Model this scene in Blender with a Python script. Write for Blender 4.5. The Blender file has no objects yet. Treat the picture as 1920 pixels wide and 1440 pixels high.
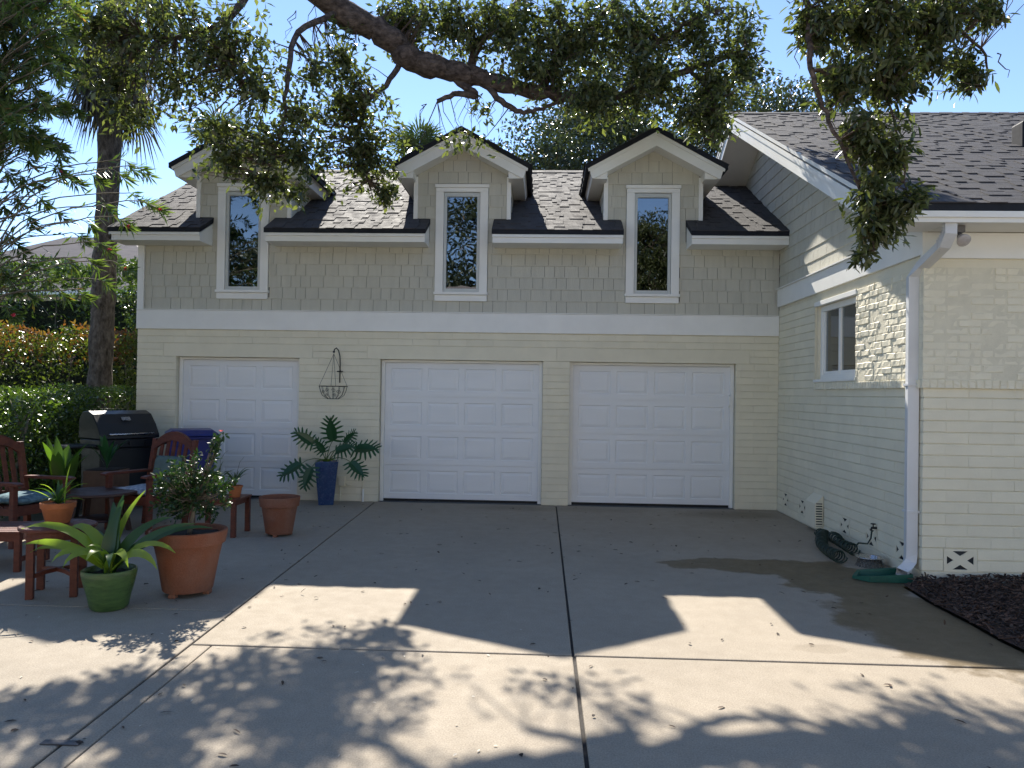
import bpy, bmesh, math, random
import numpy as np
from mathutils import Vector, Matrix, Quaternion
random.seed(7); rng = np.random.default_rng(7)
R = math.radians
scene = bpy.context.scene
col = scene.collection

# ------------------------------------------------------------------ camera, sky, sun, exposure
CAM = Vector((0.0, -11.4177, 1.6588)); YAW, PITCH, ROLL, FPX = -0.04106, 0.01150, 0.01545, 1440.0
_F = Vector((math.sin(YAW)*math.cos(PITCH), math.cos(YAW)*math.cos(PITCH), math.sin(PITCH)))
_R = Vector((math.cos(YAW), -math.sin(YAW), 0)); _U = _R.cross(_F)
cr = _R*math.cos(ROLL) + _U*math.sin(ROLL); cu = -_R*math.sin(ROLL) + _U*math.cos(ROLL)
cd = bpy.data.cameras.new('camera'); cam = bpy.data.objects.new('camera', cd); col.objects.link(cam)
cd.sensor_width = 36.0; cd.lens = 36.0*FPX/1920.0; cd.clip_start = 0.05; cd.clip_end = 2000
m = Matrix.Identity(4)
for i in range(3): m[i][0], m[i][1], m[i][2], m[i][3] = cr[i], cu[i], -_F[i], CAM[i]
cam.matrix_world = m; scene.camera = cam

SUN_TO = Vector((-0.253, 1.133, 1.0)).normalized()
SUN_EL = math.asin(SUN_TO.z); SUN_AZ = math.atan2(SUN_TO.x, SUN_TO.y)
world = bpy.data.worlds.new('World'); scene.world = world; world.use_nodes = True
wn, wl = world.node_tree.nodes, world.node_tree.links
wn.clear()
wo = wn.new('ShaderNodeOutputWorld'); wb = wn.new('ShaderNodeBackground'); ws = wn.new('ShaderNodeTexSky')
ws.sky_type = 'NISHITA'; ws.sun_disc = False; ws.sun_elevation = SUN_EL; ws.sun_rotation = SUN_AZ
ws.altitude = 0.0; ws.air_density = 0.65; ws.dust_density = 0.0; ws.ozone_density = 1.2
wt = wn.new('ShaderNodeTexCoord'); wmap = wn.new('ShaderNodeMapping'); wmap.inputs['Scale'].default_value = (2.2, 2.2, 6.5)
wno = wn.new('ShaderNodeTexNoise'); wno.inputs['Scale'].default_value = 1.6; wno.inputs['Detail'].default_value = 9; wno.inputs['Roughness'].default_value = 0.62
wrp = wn.new('ShaderNodeMapRange'); wrp.inputs['From Min'].default_value = 0.67; wrp.inputs['From Max'].default_value = 0.80; wrp.inputs['To Max'].default_value = 0.5
wmx = wn.new('ShaderNodeMix'); wmx.data_type = 'RGBA'; wmx.inputs['B'].default_value = (8.5, 9.0, 9.6, 1)
wl.new(wt.outputs['Generated'], wmap.inputs['Vector']); wl.new(wmap.outputs['Vector'], wno.inputs['Vector'])
wl.new(wno.outputs['Fac'], wrp.inputs['Value']); wl.new(wrp.outputs['Result'], wmx.inputs['Factor'])
wl.new(ws.outputs['Color'], wmx.inputs['A']); wl.new(wmx.outputs['Result'], wb.inputs['Color'])
wb.inputs['Strength'].default_value = 0.11
wl.new(wb.outputs['Background'], wo.inputs['Surface'])

sd = bpy.data.lights.new('sun', 'SUN'); sd.energy = 4.2; sd.angle = R(0.53); sd.color = (1.0, 0.94, 0.84)
so = bpy.data.objects.new('sun', sd); col.objects.link(so); so.location = (-6, 20, 20)
so.rotation_euler = (-SUN_TO).to_track_quat('-Z', 'Y').to_euler()
vs = scene.view_settings; vs.view_transform = 'Standard'; vs.look = 'None'; vs.gamma = 1.0; vs.use_curve_mapping = False
vs.exposure = 1.36
scene.cycles.max_bounces = 8; scene.cycles.transparent_max_bounces = 12; scene.cycles.diffuse_bounces = 4
scene.cycles.use_denoising = True

def at(px, py, Y):
    """the point in the plane y = Y that lies under a place in the 1920 x 1440 photograph"""
    d = _F + cr*((px-960)/FPX) - cu*((py-720)/FPX)
    return CAM + d*((Y-CAM.y)/d.y)

# ------------------------------------------------------------------ materials
MATS = {}
def nt(name):
    mt = bpy.data.materials.new(name); mt.use_nodes = True
    n, l = mt.node_tree.nodes, mt.node_tree.links
    return mt, n, l, n['Principled BSDF']
def noise(n, l, vec, scale, detail=4, rough=0.55):
    t = n.new('ShaderNodeTexNoise'); t.inputs['Scale'].default_value = scale
    t.inputs['Detail'].default_value = detail; t.inputs['Roughness'].default_value = rough
    l.new(vec, t.inputs['Vector']); return t.outputs['Fac']
def rng_node(n, l, val, a, b, c, d):
    t = n.new('ShaderNodeMapRange'); l.new(val, t.inputs['Value'])
    for k, v in zip(('From Min', 'From Max', 'To Min', 'To Max'), (a, b, c, d)): t.inputs[k].default_value = v
    return t.outputs['Result']
def mathn(n, l, op, a, b=None, clamp=False):
    t = n.new('ShaderNodeMath'); t.operation = op; t.use_clamp = clamp
    for i, x in enumerate((a, b)):
        if x is None: continue
        if isinstance(x, (int, float)): t.inputs[i].default_value = x
        else: l.new(x, t.inputs[i])
    return t.outputs[0]
def mixc(n, l, fac, a, b, mode='MIX'):
    t = n.new('ShaderNodeMix'); t.data_type = 'RGBA'; t.blend_type = mode
    if isinstance(fac, (int, float)): t.inputs['Factor'].default_value = fac
    else: l.new(fac, t.inputs['Factor'])
    for k, x in (('A', a), ('B', b)):
        if isinstance(x, tuple): t.inputs[k].default_value = (*x, 1)
        else: l.new(x, t.inputs[k])
    return t.outputs['Result']
def mat(name, c, rough=0.6, var=0.12, scale=5.0, bump=0.0, bscale=80.0, spec=0.5, metal=0.0, c2=None, stretch=(1,1,1), fine=0.0, coat=0.0, rnd=0.0, bdist=0.01):
    """painted or plain surface: mottled colour, slight gloss variation, fine relief"""
    if name in MATS: return MATS[name]
    mt, n, l, b = nt(name)
    pos = n.new('ShaderNodeNewGeometry').outputs['Position']
    mp = n.new('ShaderNodeMapping'); mp.inputs['Scale'].default_value = stretch; l.new(pos, mp.inputs['Vector'])
    vec = mp.outputs['Vector']
    c2 = c2 or tuple(x*(1-var*1.6) for x in c)
    f = rng_node(n, l, noise(n, l, vec, scale, 6, 0.6), 0.3, 0.7, 0, 1)
    cc = mixc(n, l, f, tuple(min(1, x*(1+var*0.35)) for x in c), c2)
    if fine:
        g = rng_node(n, l, noise(n, l, vec, bscale*1.3, 3, 0.6), 0.3, 0.7, 1-fine, 1+fine*0.6)
        cc = mixc(n, l, 1.0, cc, g, 'MULTIPLY')
    if rnd:
        oi = n.new('ShaderNodeObjectInfo').outputs['Random']; ri = n.new('ShaderNodeNewGeometry').outputs['Random Per Island']
        fr = mathn(n, l, 'FRACT', mathn(n, l, 'ADD', oi, ri))
        cc = mixc(n, l, 1.0, cc, rng_node(n, l, fr, 0, 1, 1-rnd, 1+rnd*0.5), 'MULTIPLY')
    l.new(cc, b.inputs['Base Color'])
    l.new(rng_node(n, l, noise(n, l, vec, scale*3, 4), 0.3, 0.7, max(0.02, rough-0.08), min(1, rough+0.08)), b.inputs['Roughness'])
    b.inputs['Specular IOR Level'].default_value = spec; b.inputs['Metallic'].default_value = metal
    b.inputs['Coat Weight'].default_value = coat
    if bump:
        bn = n.new('ShaderNodeBump'); bn.inputs['Strength'].default_value = bump; bn.inputs['Distance'].default_value = bdist
        l.new(noise(n, l, vec, bscale, 5, 0.65), bn.inputs['Height']); l.new(bn.outputs['Normal'], b.inputs['Normal'])
    MATS[name] = mt; return mt
def leafmat(name, dark, lite, trans=0.35, rough=0.38, tip=None, spec=0.5):
    if name in MATS: return MATS[name]
    mt, n, l, b = nt(name)
    ge = n.new('ShaderNodeNewGeometry'); ri = ge.outputs['Random Per Island']
    cc = mixc(n, l, ri, dark, lite)
    if tip:
        w = n.new('ShaderNodeTexWhiteNoise'); w.noise_dimensions = '1D'; l.new(mathn(n, l, 'MULTIPLY', ri, 917.0), w.inputs['W'])
        cc = mixc(n, l, rng_node(n, l, w.outputs['Value'], 1-tip[1], 1-tip[1]+0.03, 0, 1), cc, tip[0])
    l.new(cc, b.inputs['Base Color']); b.inputs['Roughness'].default_value = rough; b.inputs['Specular IOR Level'].default_value = spec
    tr = n.new('ShaderNodeBsdfTranslucent')
    l.new(mixc(n, l, 1.0, cc, (1.4, 1.6, 0.6), 'MULTIPLY'), tr.inputs['Color'])
    mx = n.new('ShaderNodeMixShader'); mx.inputs[0].default_value = trans
    l.new(b.outputs[0], mx.inputs[1]); l.new(tr.outputs[0], mx.inputs[2]); l.new(mx.outputs[0], n['Material Output'].inputs['Surface'])
    MATS[name] = mt; return mt
def glass(name, tint=(0.25, 0.33, 0.36), ior=1.5, gl=(0.9, 0.95, 1.0)):
    mt, n, l, b = nt(name); n.remove(b)
    fr = n.new('ShaderNodeFresnel'); fr.inputs['IOR'].default_value = ior
    f = rng_node(n, l, fr.outputs[0], 0.0, 1.0, 0.15, 1.0)
    tr = n.new('ShaderNodeBsdfTransparent'); tr.inputs['Color'].default_value = (*tint, 1)
    g = n.new('ShaderNodeBsdfGlossy'); g.inputs['Roughness'].default_value = 0.01; g.inputs['Color'].default_value = (*gl, 1)
    pos = n.new('ShaderNodeNewGeometry').outputs['Position']
    bn = n.new('ShaderNodeBump'); bn.inputs['Strength'].default_value = 0.04; bn.inputs['Distance'].default_value = 0.02
    l.new(noise(n, l, pos, 3.0, 1), bn.inputs['Height']); l.new(bn.outputs['Normal'], g.inputs['Normal'])
    mx = n.new('ShaderNodeMixShader'); l.new(f, mx.inputs[0]); l.new(tr.outputs[0], mx.inputs[1]); l.new(g.outputs[0], mx.inputs[2])
    l.new(mx.outputs[0], n['Material Output'].inputs['Surface']); MATS[name] = mt; return mt

def concrete(name, base, wet=()):
    """broom-finished concrete: blotches, exposed sand, hairline tone; wet = ellipses (x, y, rx, ry, strength) of damp staining"""
    mt, n, l, b = nt(name)
    pos = n.new('ShaderNodeNewGeometry').outputs['Position']
    big = rng_node(n, l, noise(n, l, pos, 0.8, 5, 0.6), 0.3, 0.7, 0, 1)
    mid = rng_node(n, l, noise(n, l, pos, 7.0, 6, 0.7), 0.3, 0.7, 0, 1)
    fin = rng_node(n, l, noise(n, l, pos, 110.0, 4, 0.75), 0.36, 0.64, 0.74, 1.18)
    spk = rng_node(n, l, noise(n, l, pos, 75.0, 2, 0.5), 0.66, 0.74, 0, 0.45)
    c = mixc(n, l, big, tuple(x*0.90 for x in base), tuple(min(1, x*1.07) for x in base))
    c = mixc(n, l, mathn(n, l, 'MULTIPLY', mid, 0.34), c, tuple(x*0.66 for x in base))
    c = mixc(n, l, 1.0, c, fin, 'MULTIPLY')
    c = mixc(n, l, spk, c, tuple(x*0.35 for x in base))
    b.inputs['Specular IOR Level'].default_value = 0.35
    ro = rng_node(n, l, mid, 0, 1, 0.78, 0.92)
    if wet:
        sep = n.new('ShaderNodeSeparateXYZ'); l.new(pos, sep.inputs[0])
        warp = rng_node(n, l, noise(n, l, pos, 2.6, 5, 0.6), 0.25, 0.75, -0.35, 0.35)
        tot = None
        for (x, y, rx, ry, s, soft) in wet:
            dx = mathn(n, l, 'MULTIPLY', mathn(n, l, 'SUBTRACT', sep.outputs[0], x), 1/rx); dy = mathn(n, l, 'MULTIPLY', mathn(n, l, 'SUBTRACT', sep.outputs[1], y), 1/ry)
            d = mathn(n, l, 'SQRT', mathn(n, l, 'ADD', mathn(n, l, 'MULTIPLY', dx, dx), mathn(n, l, 'MULTIPLY', dy, dy)))
            k = rng_node(n, l, mathn(n, l, 'ADD', d, warp), 1.0+soft, 1.0-soft, 0, s)
            tot = k if tot is None else mathn(n, l, 'MAXIMUM', tot, k)
        c = mixc(n, l, tot, c, mixc(n, l, 1.0, c, (0.44, 0.385, 0.28), 'MULTIPLY'))
        ro = mathn(n, l, 'SUBTRACT', ro, mathn(n, l, 'MULTIPLY', tot, 0.30))
    l.new(c, b.inputs['Base Color']); l.new(ro, b.inputs['Roughness'])
    bn = n.new('ShaderNodeBump'); bn.inputs['Strength'].default_value = 0.35; bn.inputs['Distance'].default_value = 0.004
    l.new(noise(n, l, pos, 220, 4, 0.7), bn.inputs['Height']); l.new(bn.outputs['Normal'], b.inputs['Normal'])
    MATS[name] = mt; return mt

CREAM = (0.79, 0.73, 0.565)
m_cream = mat('cream_masonry_paint', CREAM, 0.62, 0.05, 3.0, 0.35, 55, 0.35, rnd=0.035)
m_creamr = mat('cream_rough_brick_paint', CREAM, 0.62, 0.05, 4.0, 0.4, 30, 0.35, rnd=0.03)
m_mortar = mat('cream_painted_mortar', tuple(x*0.93 for x in CREAM), 0.75, 0.08, 6.0, 0.5, 70, 0.3)
m_shake = mat('greige_shingle_siding_paint', (0.56, 0.54, 0.455), 0.66, 0.05, 3.0, 0.55, 26, 0.35, stretch=(4, 4, 0.6), rnd=0.05)
m_white = mat('white_trim_paint', (0.85, 0.84, 0.795), 0.5, 0.04, 2.5, 0.06, 40, 0.4)
m_door = mat('white_garage_door_enamel', (0.78, 0.785, 0.785), 0.42, 0.03, 1.6, 0.12, 120, 0.45, stretch=(0.5, 1, 3))
m_drip = mat('black_metal_drip_edge', (0.012, 0.014, 0.02), 0.7, 0.1, 5, spec=0.3)
m_seal = mat('black_rubber', (0.01, 0.01, 0.011), 0.6)
m_sash = mat('grey_white_window_sash', (0.55, 0.57, 0.55), 0.4, 0.04, 4)
m_gap = mat('shaded_siding_underlay', (0.20, 0.195, 0.17), 0.9)  # underlay, its colour darkened so the gaps between shakes read as shaded
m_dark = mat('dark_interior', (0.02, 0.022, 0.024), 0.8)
m_slat = mat('blind_slat', (0.72, 0.74, 0.74), 0.5)
m_curtain = mat('grey_curtain', (0.30, 0.33, 0.31), 0.9, 0.2, 9, stretch=(6, 6, 0.5))
m_pane = glass('dark_window_pane')
m_pane2 = glass('side_window_pane', (0.5, 0.56, 0.56), 1.6)
m_shingle = mat('weathered_asphalt_shingle', (0.066, 0.060, 0.063), 0.84, 0.25, 2.2, 0.35, 300, 0.45, c2=(0.046, 0.043, 0.047), fine=0.25, rnd=0.10)
m_terra = mat('terracotta', (0.215, 0.075, 0.038), 0.85, 0.22, 4, 0.4, 90, 0.2, c2=(0.25, 0.125, 0.085), fine=0.18)
m_terra2 = mat('bright_terracotta', (0.42, 0.13, 0.04), 0.75, 0.15, 9, 0.2, 90)
m_gpot = mat('green_glazed_pot', (0.075, 0.135, 0.035), 0.35, 0.3, 9, 0.35, 30, 0.5, c2=(0.035, 0.075, 0.02), stretch=(1, 1, 5), coat=0.25)
m_bpot = mat('navy_glazed_pot', (0.012, 0.03, 0.105), 0.25, 0.35, 14, 0.1, 60, 0.5, c2=(0.03, 0.07, 0.16), coat=0.5)
m_soil = mat('potting_soil', (0.025, 0.018, 0.012), 0.95, 0.4, 30, 1.0, 90)
m_wood = mat('red_stained_wood', (0.15, 0.038, 0.019), 0.55, 0.3, 3.0, 0.25, 40, 0.4, c2=(0.075, 0.020, 0.012), stretch=(3, 3, 9), fine=0.25)
m_woodd = mat('dark_stained_wood', (0.065, 0.024, 0.014), 0.5, 0.3, 4.0, 0.25, 40)
m_cush = mat('blue_paisley_cushion', (0.16, 0.25, 0.27), 0.9, 0.5, 22, 0.3, 300, 0.2, c2=(0.05, 0.085, 0.12))
m_cushw = mat('pale_floral_cushion', (0.48, 0.50, 0.52), 0.9, 0.5, 18, 0.3, 300, 0.2, c2=(0.17, 0.20, 0.25))
m_pillow = mat('sage_pillow', (0.115, 0.16, 0.145), 0.95, 0.1, 8, 0.3, 400, 0.2)
m_black = mat('black_grill_enamel', (0.013, 0.014, 0.016), 0.38, 0.2, 5, 0.1, 150)
m_steel = mat('brushed_steel', (0.55, 0.55, 0.56), 0.25, 0.1, 20, metal=1.0)
m_bin = mat('blue_plastic', (0.010, 0.018, 0.16), 0.42, 0.2, 4, 0.1, 200)
m_iron = mat('black_wrought_iron', (0.012, 0.012, 0.012), 0.5, 0.2, 20)
m_hose = mat('dark_green_hose_vinyl', (0.008, 0.028, 0.018), 0.35, 0.2, 8)
m_splash = mat('green_splash_block_plastic', (0.012, 0.10, 0.065), 0.5, 0.2, 6)
m_alu = mat('white_aluminium_downspout', (0.66, 0.67, 0.68), 0.35, 0.05, 3, 0.03, 30)
m_bark = mat('oak_bark', (0.17, 0.13, 0.11), 0.95, 0.5, 16, 1.0, 22, 0.15, c2=(0.045, 0.034, 0.03), stretch=(.55, 1, 1), fine=0.35, bdist=0.06)
m_twig = mat('oak_twig', (0.11, 0.075, 0.055), 0.9, 0.3, 10)
m_palmbark = mat('palm_bark', (0.19, 0.16, 0.135), 0.95, 0.45, 16, 1.0, 26, 0.2, c2=(0.05, 0.04, 0.032), stretch=(1, 1, 0.45), fine=0.3, bdist=0.05)
m_stem = mat('shrub_stem', (0.20, 0.165, 0.115), 0.8, 0.3, 12)
m_gstem = mat('green_stalk', (0.10, 0.16, 0.04), 0.6, 0.2, 12)
m_earth = mat('garden_earth', (0.10, 0.085, 0.06), 0.95, 0.4, 5, 0.8, 40, 0.2, c2=(0.05, 0.055, 0.03))
m_joint = mat('dark_joint_filler', (0.045, 0.038, 0.032), 0.95, 0.3, 20)
m_conc = concrete('driveway_concrete', (0.365, 0.308, 0.235), ((2.1, -3.78, 0.85, 0.33, 1.0, 0.06), (2.75, -4.35, 0.55, 0.75, 1.0, 0.06), (2.85, -5.6, 0.60, 1.05, 1.0, 0.10),
    (-0.35, -0.35, 0.55, 0.22, 0.45, 0.5), (2.7, -0.55, 0.65, 0.28, 0.5, 0.5), (0.7, -0.35, 0.6, 0.2, 0.25, 0.6), (1.85, -6.25, 0.2, 0.10, 0.28, 0.1)))
m_patio = concrete('patio_concrete', (0.355, 0.303, 0.235))
m_fence = mat('weathered_fence_board', (0.10, 0.085, 0.07), 0.9, 0.4, 6, 0.5, 40, stretch=(5, 5, 0.6))
m_nroof = mat('brown_grey_roof', (0.20, 0.165, 0.15), 0.9, 0.25, 1.2, 0.5, 6, stretch=(1, 1, 8), c2=(0.15, 0.125, 0.12))
m_nwall = mat('tan_stucco', (0.45, 0.38, 0.28), 0.9)
m_mulch = mat('bark_mulch', (0.10, 0.054, 0.036), 0.95, 0.5, 12, 0.6, 60, c2=(0.03, 0.02, 0.016), rnd=0.7)
m_dleaf = mat('dry_leaf', (0.075, 0.042, 0.024), 0.8, 0.3, 20, rnd=0.7)
l_oak = leafmat('oak_leaf', (0.028, 0.042, 0.022), (0.165, 0.175, 0.080), 0.42, 0.27, ((0.16, 0.07, 0.04), 0.012))
l_bgoak = leafmat('far_oak_leaf', (0.020, 0.032, 0.018), (0.075, 0.085, 0.038), 0.25, 0.38, ((0.20, 0.12, 0.07), 0.03))
l_ole = leafmat('oleander_leaf', (0.04, 0.075, 0.025), (0.16, 0.20, 0.07), 0.45, 0.35, ((0.32, 0.16, 0.06), 0.03))
l_flower = leafmat('pink_petal', (0.55, 0.04, 0.10), (0.75, 0.12, 0.2), 0.3, 0.6)
l_hedge = leafmat('hedge_leaf', (0.025, 0.05, 0.014), (0.11, 0.16, 0.035), 0.36, 0.28)
l_tall = leafmat('tall_hedge_leaf', (0.024, 0.05, 0.018), (0.11, 0.15, 0.045), 0.34, 0.3)
l_red = leafmat('photinia_leaf', (0.05, 0.08, 0.02), (0.15, 0.175, 0.04), 0.35, 0.3)
l_redtip = leafmat('photinia_red_tip', (0.17, 0.045, 0.025), (0.17, 0.11, 0.035), 0.4, 0.3)
l_palm = leafmat('palm_frond', (0.035, 0.06, 0.028), (0.10, 0.13, 0.06), 0.25, 0.4)
l_dead = leafmat('dry_palm_frond', (0.035, 0.032, 0.026), (0.085, 0.07, 0.05), 0.15, 0.8)
l_drac = leafmat('lime_striped_leaf', (0.20, 0.28, 0.035), (0.28, 0.37, 0.07), 0.55, 0.35)
l_dracd = leafmat('deep_green_strap_leaf', (0.03, 0.075, 0.025), (0.055, 0.11, 0.03), 0.35, 0.35)
l_phil = leafmat('philodendron_leaf', (0.018, 0.07, 0.026), (0.030, 0.10, 0.030), 0.25, 0.3)
l_gard = leafmat('gardenia_leaf', (0.016, 0.042, 0.014), (0.045, 0.085, 0.022), 0.22, 0.38, spec=0.35)
l_broad = leafmat('broad_leaf', (0.05, 0.10, 0.02), (0.10, 0.17, 0.03), 0.45, 0.35)
l_orch = leafmat('orchid_leaf', (0.04, 0.075, 0.02), (0.085, 0.12, 0.03), 0.3, 0.3)

# ------------------------------------------------------------------ mesh helpers
def wloc(o):
    v = Vector((0, 0, 0))
    while o is not None: v += o.location; o = o.parent
    return v
def tag(o, label=None, cat=None, group=None, kind=None):
    if label: o['label'] = label
    if cat: o['category'] = cat
    if group: o['group'] = group
    if kind: o['kind'] = kind
    return o
def empty(name, loc=(0, 0, 0), rz=0.0, parent=None):
    o = bpy.data.objects.new(name, None); o.location = loc; o.rotation_euler = (0, 0, rz); o.empty_display_size = 0.1
    col.objects.link(o)
    if parent: o.parent = parent
    return o
def link(name, me, parent=None, world=False):
    o = bpy.data.objects.new(name, me); col.objects.link(o)
    if parent is not None:
        o.parent = parent
        if world: o.location = -wloc(parent)
    return o
class MB:
    def __init__(s): s.v = []; s.f = []
    def add(s, vs, fs):
        k = len(s.v); s.v += [tuple(p) for p in vs]; s.f += [tuple(i+k for i in f) for f in fs]; return s
    def box(s, x0, x1, y0, y1, z0, z1):
        return s.add([(x0,y0,z0),(x1,y0,z0),(x1,y1,z0),(x0,y1,z0),(x0,y0,z1),(x1,y0,z1),(x1,y1,z1),(x0,y1,z1)],
                     [(0,3,2,1),(4,5,6,7),(0,1,5,4),(1,2,6,5),(2,3,7,6),(3,0,4,7)])
    def prism(s, poly, axis, a, b):
        n = len(poly); mk = {'x': lambda p, t: (t, p[0], p[1]), 'y': lambda p, t: (p[0], t, p[1]), 'z': lambda p, t: (p[0], p[1], t)}[axis]
        return s.add([mk(p, a) for p in poly]+[mk(p, b) for p in poly],
                     [tuple(range(n))[::-1], tuple(range(n, 2*n))]+[(i, (i+1) % n, n+(i+1) % n, n+i) for i in range(n)])
    def obox(s, p, q, w, h, up=(0, 0, 1)):
        """bar from p to q, w wide, h tall"""
        p, q = Vector(p), Vector(q); d = (q-p).normalized(); up = Vector(up)
        if abs(d.dot(up)) > 0.99: up = Vector((0, 1, 0))
        a = d.cross(up).normalized(); u = a.cross(d)
        vs = [e+a*(i*w/2)+u*(j*h/2) for e in (p, q) for i, j in ((-1,-1),(1,-1),(1,1),(-1,1))]
        return s.add(vs, [(0,3,2,1),(4,5,6,7),(0,1,5,4),(1,2,6,5),(2,3,7,6),(3,0,4,7)])
    def tube(s, pts, rad, n=6, cap=True):
        pts = [Vector(p) for p in pts]; k0 = len(s.v)
        if isinstance(rad, (int, float)): rad = [rad]*len(pts)
        ref = None
        for i, p in enumerate(pts):
            d = (pts[min(i+1, len(pts)-1)]-pts[max(i-1, 0)])
            d = d.normalized() if d.length > 1e-9 else Vector((0, 0, 1))
            if ref is None: ref = d.orthogonal().normalized()
            a = (ref-d*ref.dot(d)); a = a.normalized() if a.length > 1e-6 else d.orthogonal().normalized(); ref = a; b = d.cross(a)
            for j in range(n):
                t = 2*math.pi*j/n; s.v.append(tuple(p+(a*math.cos(t)+b*math.sin(t))*rad[i]))
        for i in range(len(pts)-1):
            for j in range(n):
                a0 = k0+i*n+j; a1 = k0+i*n+(j+1) % n; s.f.append((a0, a1, a1+n, a0+n))
        if cap:
            s.f.append(tuple(k0+j for j in range(n))[::-1]); s.f.append(tuple(k0+(len(pts)-1)*n+j for j in range(n)))
        return s
    def lathe(s, prof, n=32, c=(0, 0, 0), wob=0.0):
        k0 = len(s.v)
        for r, z in prof:
            for j in range(n):
                t = 2*math.pi*j/n; w = 1+wob*math.sin(3*t+z*9)
                s.v.append((c[0]+r*w*math.cos(t), c[1]+r*w*math.sin(t), c[2]+z))
        for i in range(len(prof)-1):
            for j in range(n):
                a0 = k0+i*n+j; a1 = k0+i*n+(j+1) % n; s.f.append((a0, a1, a1+n, a0+n))
        s.f.append(tuple(k0+j for j in range(n))[::-1]); s.f.append(tuple(k0+(len(prof)-1)*n+j for j in range(n)))
        return s
    def mesh(s, name, mt, smooth=False, fix=True):
        me = bpy.data.meshes.new(name); me.from_pydata(s.v, [], s.f)
        if fix:
            bm = bmesh.new(); bm.from_mesh(me); bmesh.ops.recalc_face_normals(bm, faces=bm.faces); bm.to_mesh(me); bm.free()
        me.materials.append(mt)
        if smooth: me.polygons.foreach_set('use_smooth', [True]*len(me.polygons))
        me.update(); return me
    def build(s, name, mt, parent=None, smooth=False, bevel=0.0, world=False, seg=2):
        o = link(name, s.mesh(name, mt, smooth), parent, world)
        if bevel:
            b = o.modifiers.new('bevel', 'BEVEL'); b.width = bevel; b.segments = seg; b.limit_method = 'ANGLE'; b.angle_limit = R(40)
        if smooth and not bevel:
            pass
        return o

def project(p):
    d = Vector(p)-CAM; c = d.dot(_F)
    if c < 0.3: return None
    return 960+FPX*d.dot(cr)/c, 720-FPX*d.dot(cu)/c, c
def pieces(parent, name, items, mt_, limit=300, rest=None, smooth=False):
    """items: (mesh, Matrix). The ones that show largest become objects, the rest one joined part."""
    def score(it):
        p = it[1].translation; q = project(p)
        if q is None: return 0
        inside = -60 < q[0] < 1980 and -60 < q[1] < 1500
        return (1e6 if inside else 0)/(q[2]**2)
    items = sorted(items, key=score, reverse=True); base = wloc(parent)
    for me, mx in items[:limit]:
        o = bpy.data.objects.new(name, me); col.objects.link(o); o.parent = parent
        mm = mx.copy(); mm.translation = mm.translation-base; o.matrix_basis = mm
    left = items[limit:]
    if left:
        V = []; Fc = []; k = 0
        for me, mx in left:
            n = len(me.vertices); a = np.empty(n*3); me.vertices.foreach_get('co', a); a = a.reshape(-1, 3)
            M3 = np.array(mx.to_3x3()); V.append(a@M3.T+np.array(mx.translation-base))
            Fc += [tuple(i+k for i in p.vertices) for p in me.polygons]; k += n
        me = bpy.data.meshes.new(rest or name); me.from_pydata(np.concatenate(V).tolist(), [], Fc); me.materials.append(mt_); me.update()
        o = link(rest or ('small_'+name), me, parent); o['kind'] = 'stuff'
def spans(u0, u1, unit, off, holes):
    """cut a course into units, leaving holes [(a, b)] free"""
    out = []; u = u0-off
    k = 0
    while u < u1-1e-4:
        L = unit if isinstance(unit, (int, float)) else unit()
        segs = [(max(u, u0), min(u+L, u1))]
        for a, b in holes:
            ns = []
            for p, q in segs:
                if q <= a or p >= b: ns.append((p, q)); continue
                if p < a: ns.append((p, a))
                if q > b: ns.append((b, q))
            segs = ns
        out += [(p, q) for p, q in segs if q-p > 0.02]; u += L
    return out

# ---- leaves
def leaf_mesh(name, mt, P, D, N, L, W, hero=False):
    """P base points, D long axis, N face normal, L length, W width (numpy arrays)"""
    P, D, N = (np.asarray(a, float) for a in (P, D, N)); n = len(P)
    D = D/np.linalg.norm(D, axis=1, keepdims=True); S = np.cross(D, N); S /= (np.linalg.norm(S, axis=1, keepdims=True)+1e-9); N = np.cross(S, D)
    L = np.broadcast_to(L, n)[:, None]; W = np.broadcast_to(W, n)[:, None]*0.5
    if hero:
        vs = [P, P+D*L*.30-S*W*.85+N*W*.25, P+D*L*.68-S*W*.8+N*W*.22, P+D*L-N*L*.06, P+D*L*.68+S*W*.8+N*W*.22, P+D*L*.30+S*W*.85+N*W*.25, P+D*L*.5]
        tri = np.array([[0,6,1],[1,6,2],[2,6,3],[3,6,4],[4,6,5],[5,6,0]])
    else:
        vs = [P, P+D*L*.5-S*W+N*W*.3, P+D*L, P+D*L*.5+S*W+N*W*.3]
        tri = np.array([[0,2,1],[0,3,2]])
    k = len(vs); V = np.stack(vs, 1).reshape(-1, 3); T = (tri[None]+np.arange(n)[:, None, None]*k).reshape(-1, 3)
    me = bpy.data.meshes.new(name); me.vertices.add(len(V)); me.vertices.foreach_set('co', V.ravel())
    me.loops.add(T.size); me.loops.foreach_set('vertex_index', T.ravel().astype(np.int32))
    me.polygons.add(len(T)); me.polygons.foreach_set('loop_start', np.arange(0, T.size, 3, dtype=np.int32)); me.polygons.foreach_set('loop_total', np.full(len(T), 3, np.int32))
    me.materials.append(mt); me.update(calc_edges=True); return me
def unit(n): a = rng.normal(size=(n, 3)); return a/np.linalg.norm(a, axis=1, keepdims=True)
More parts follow.
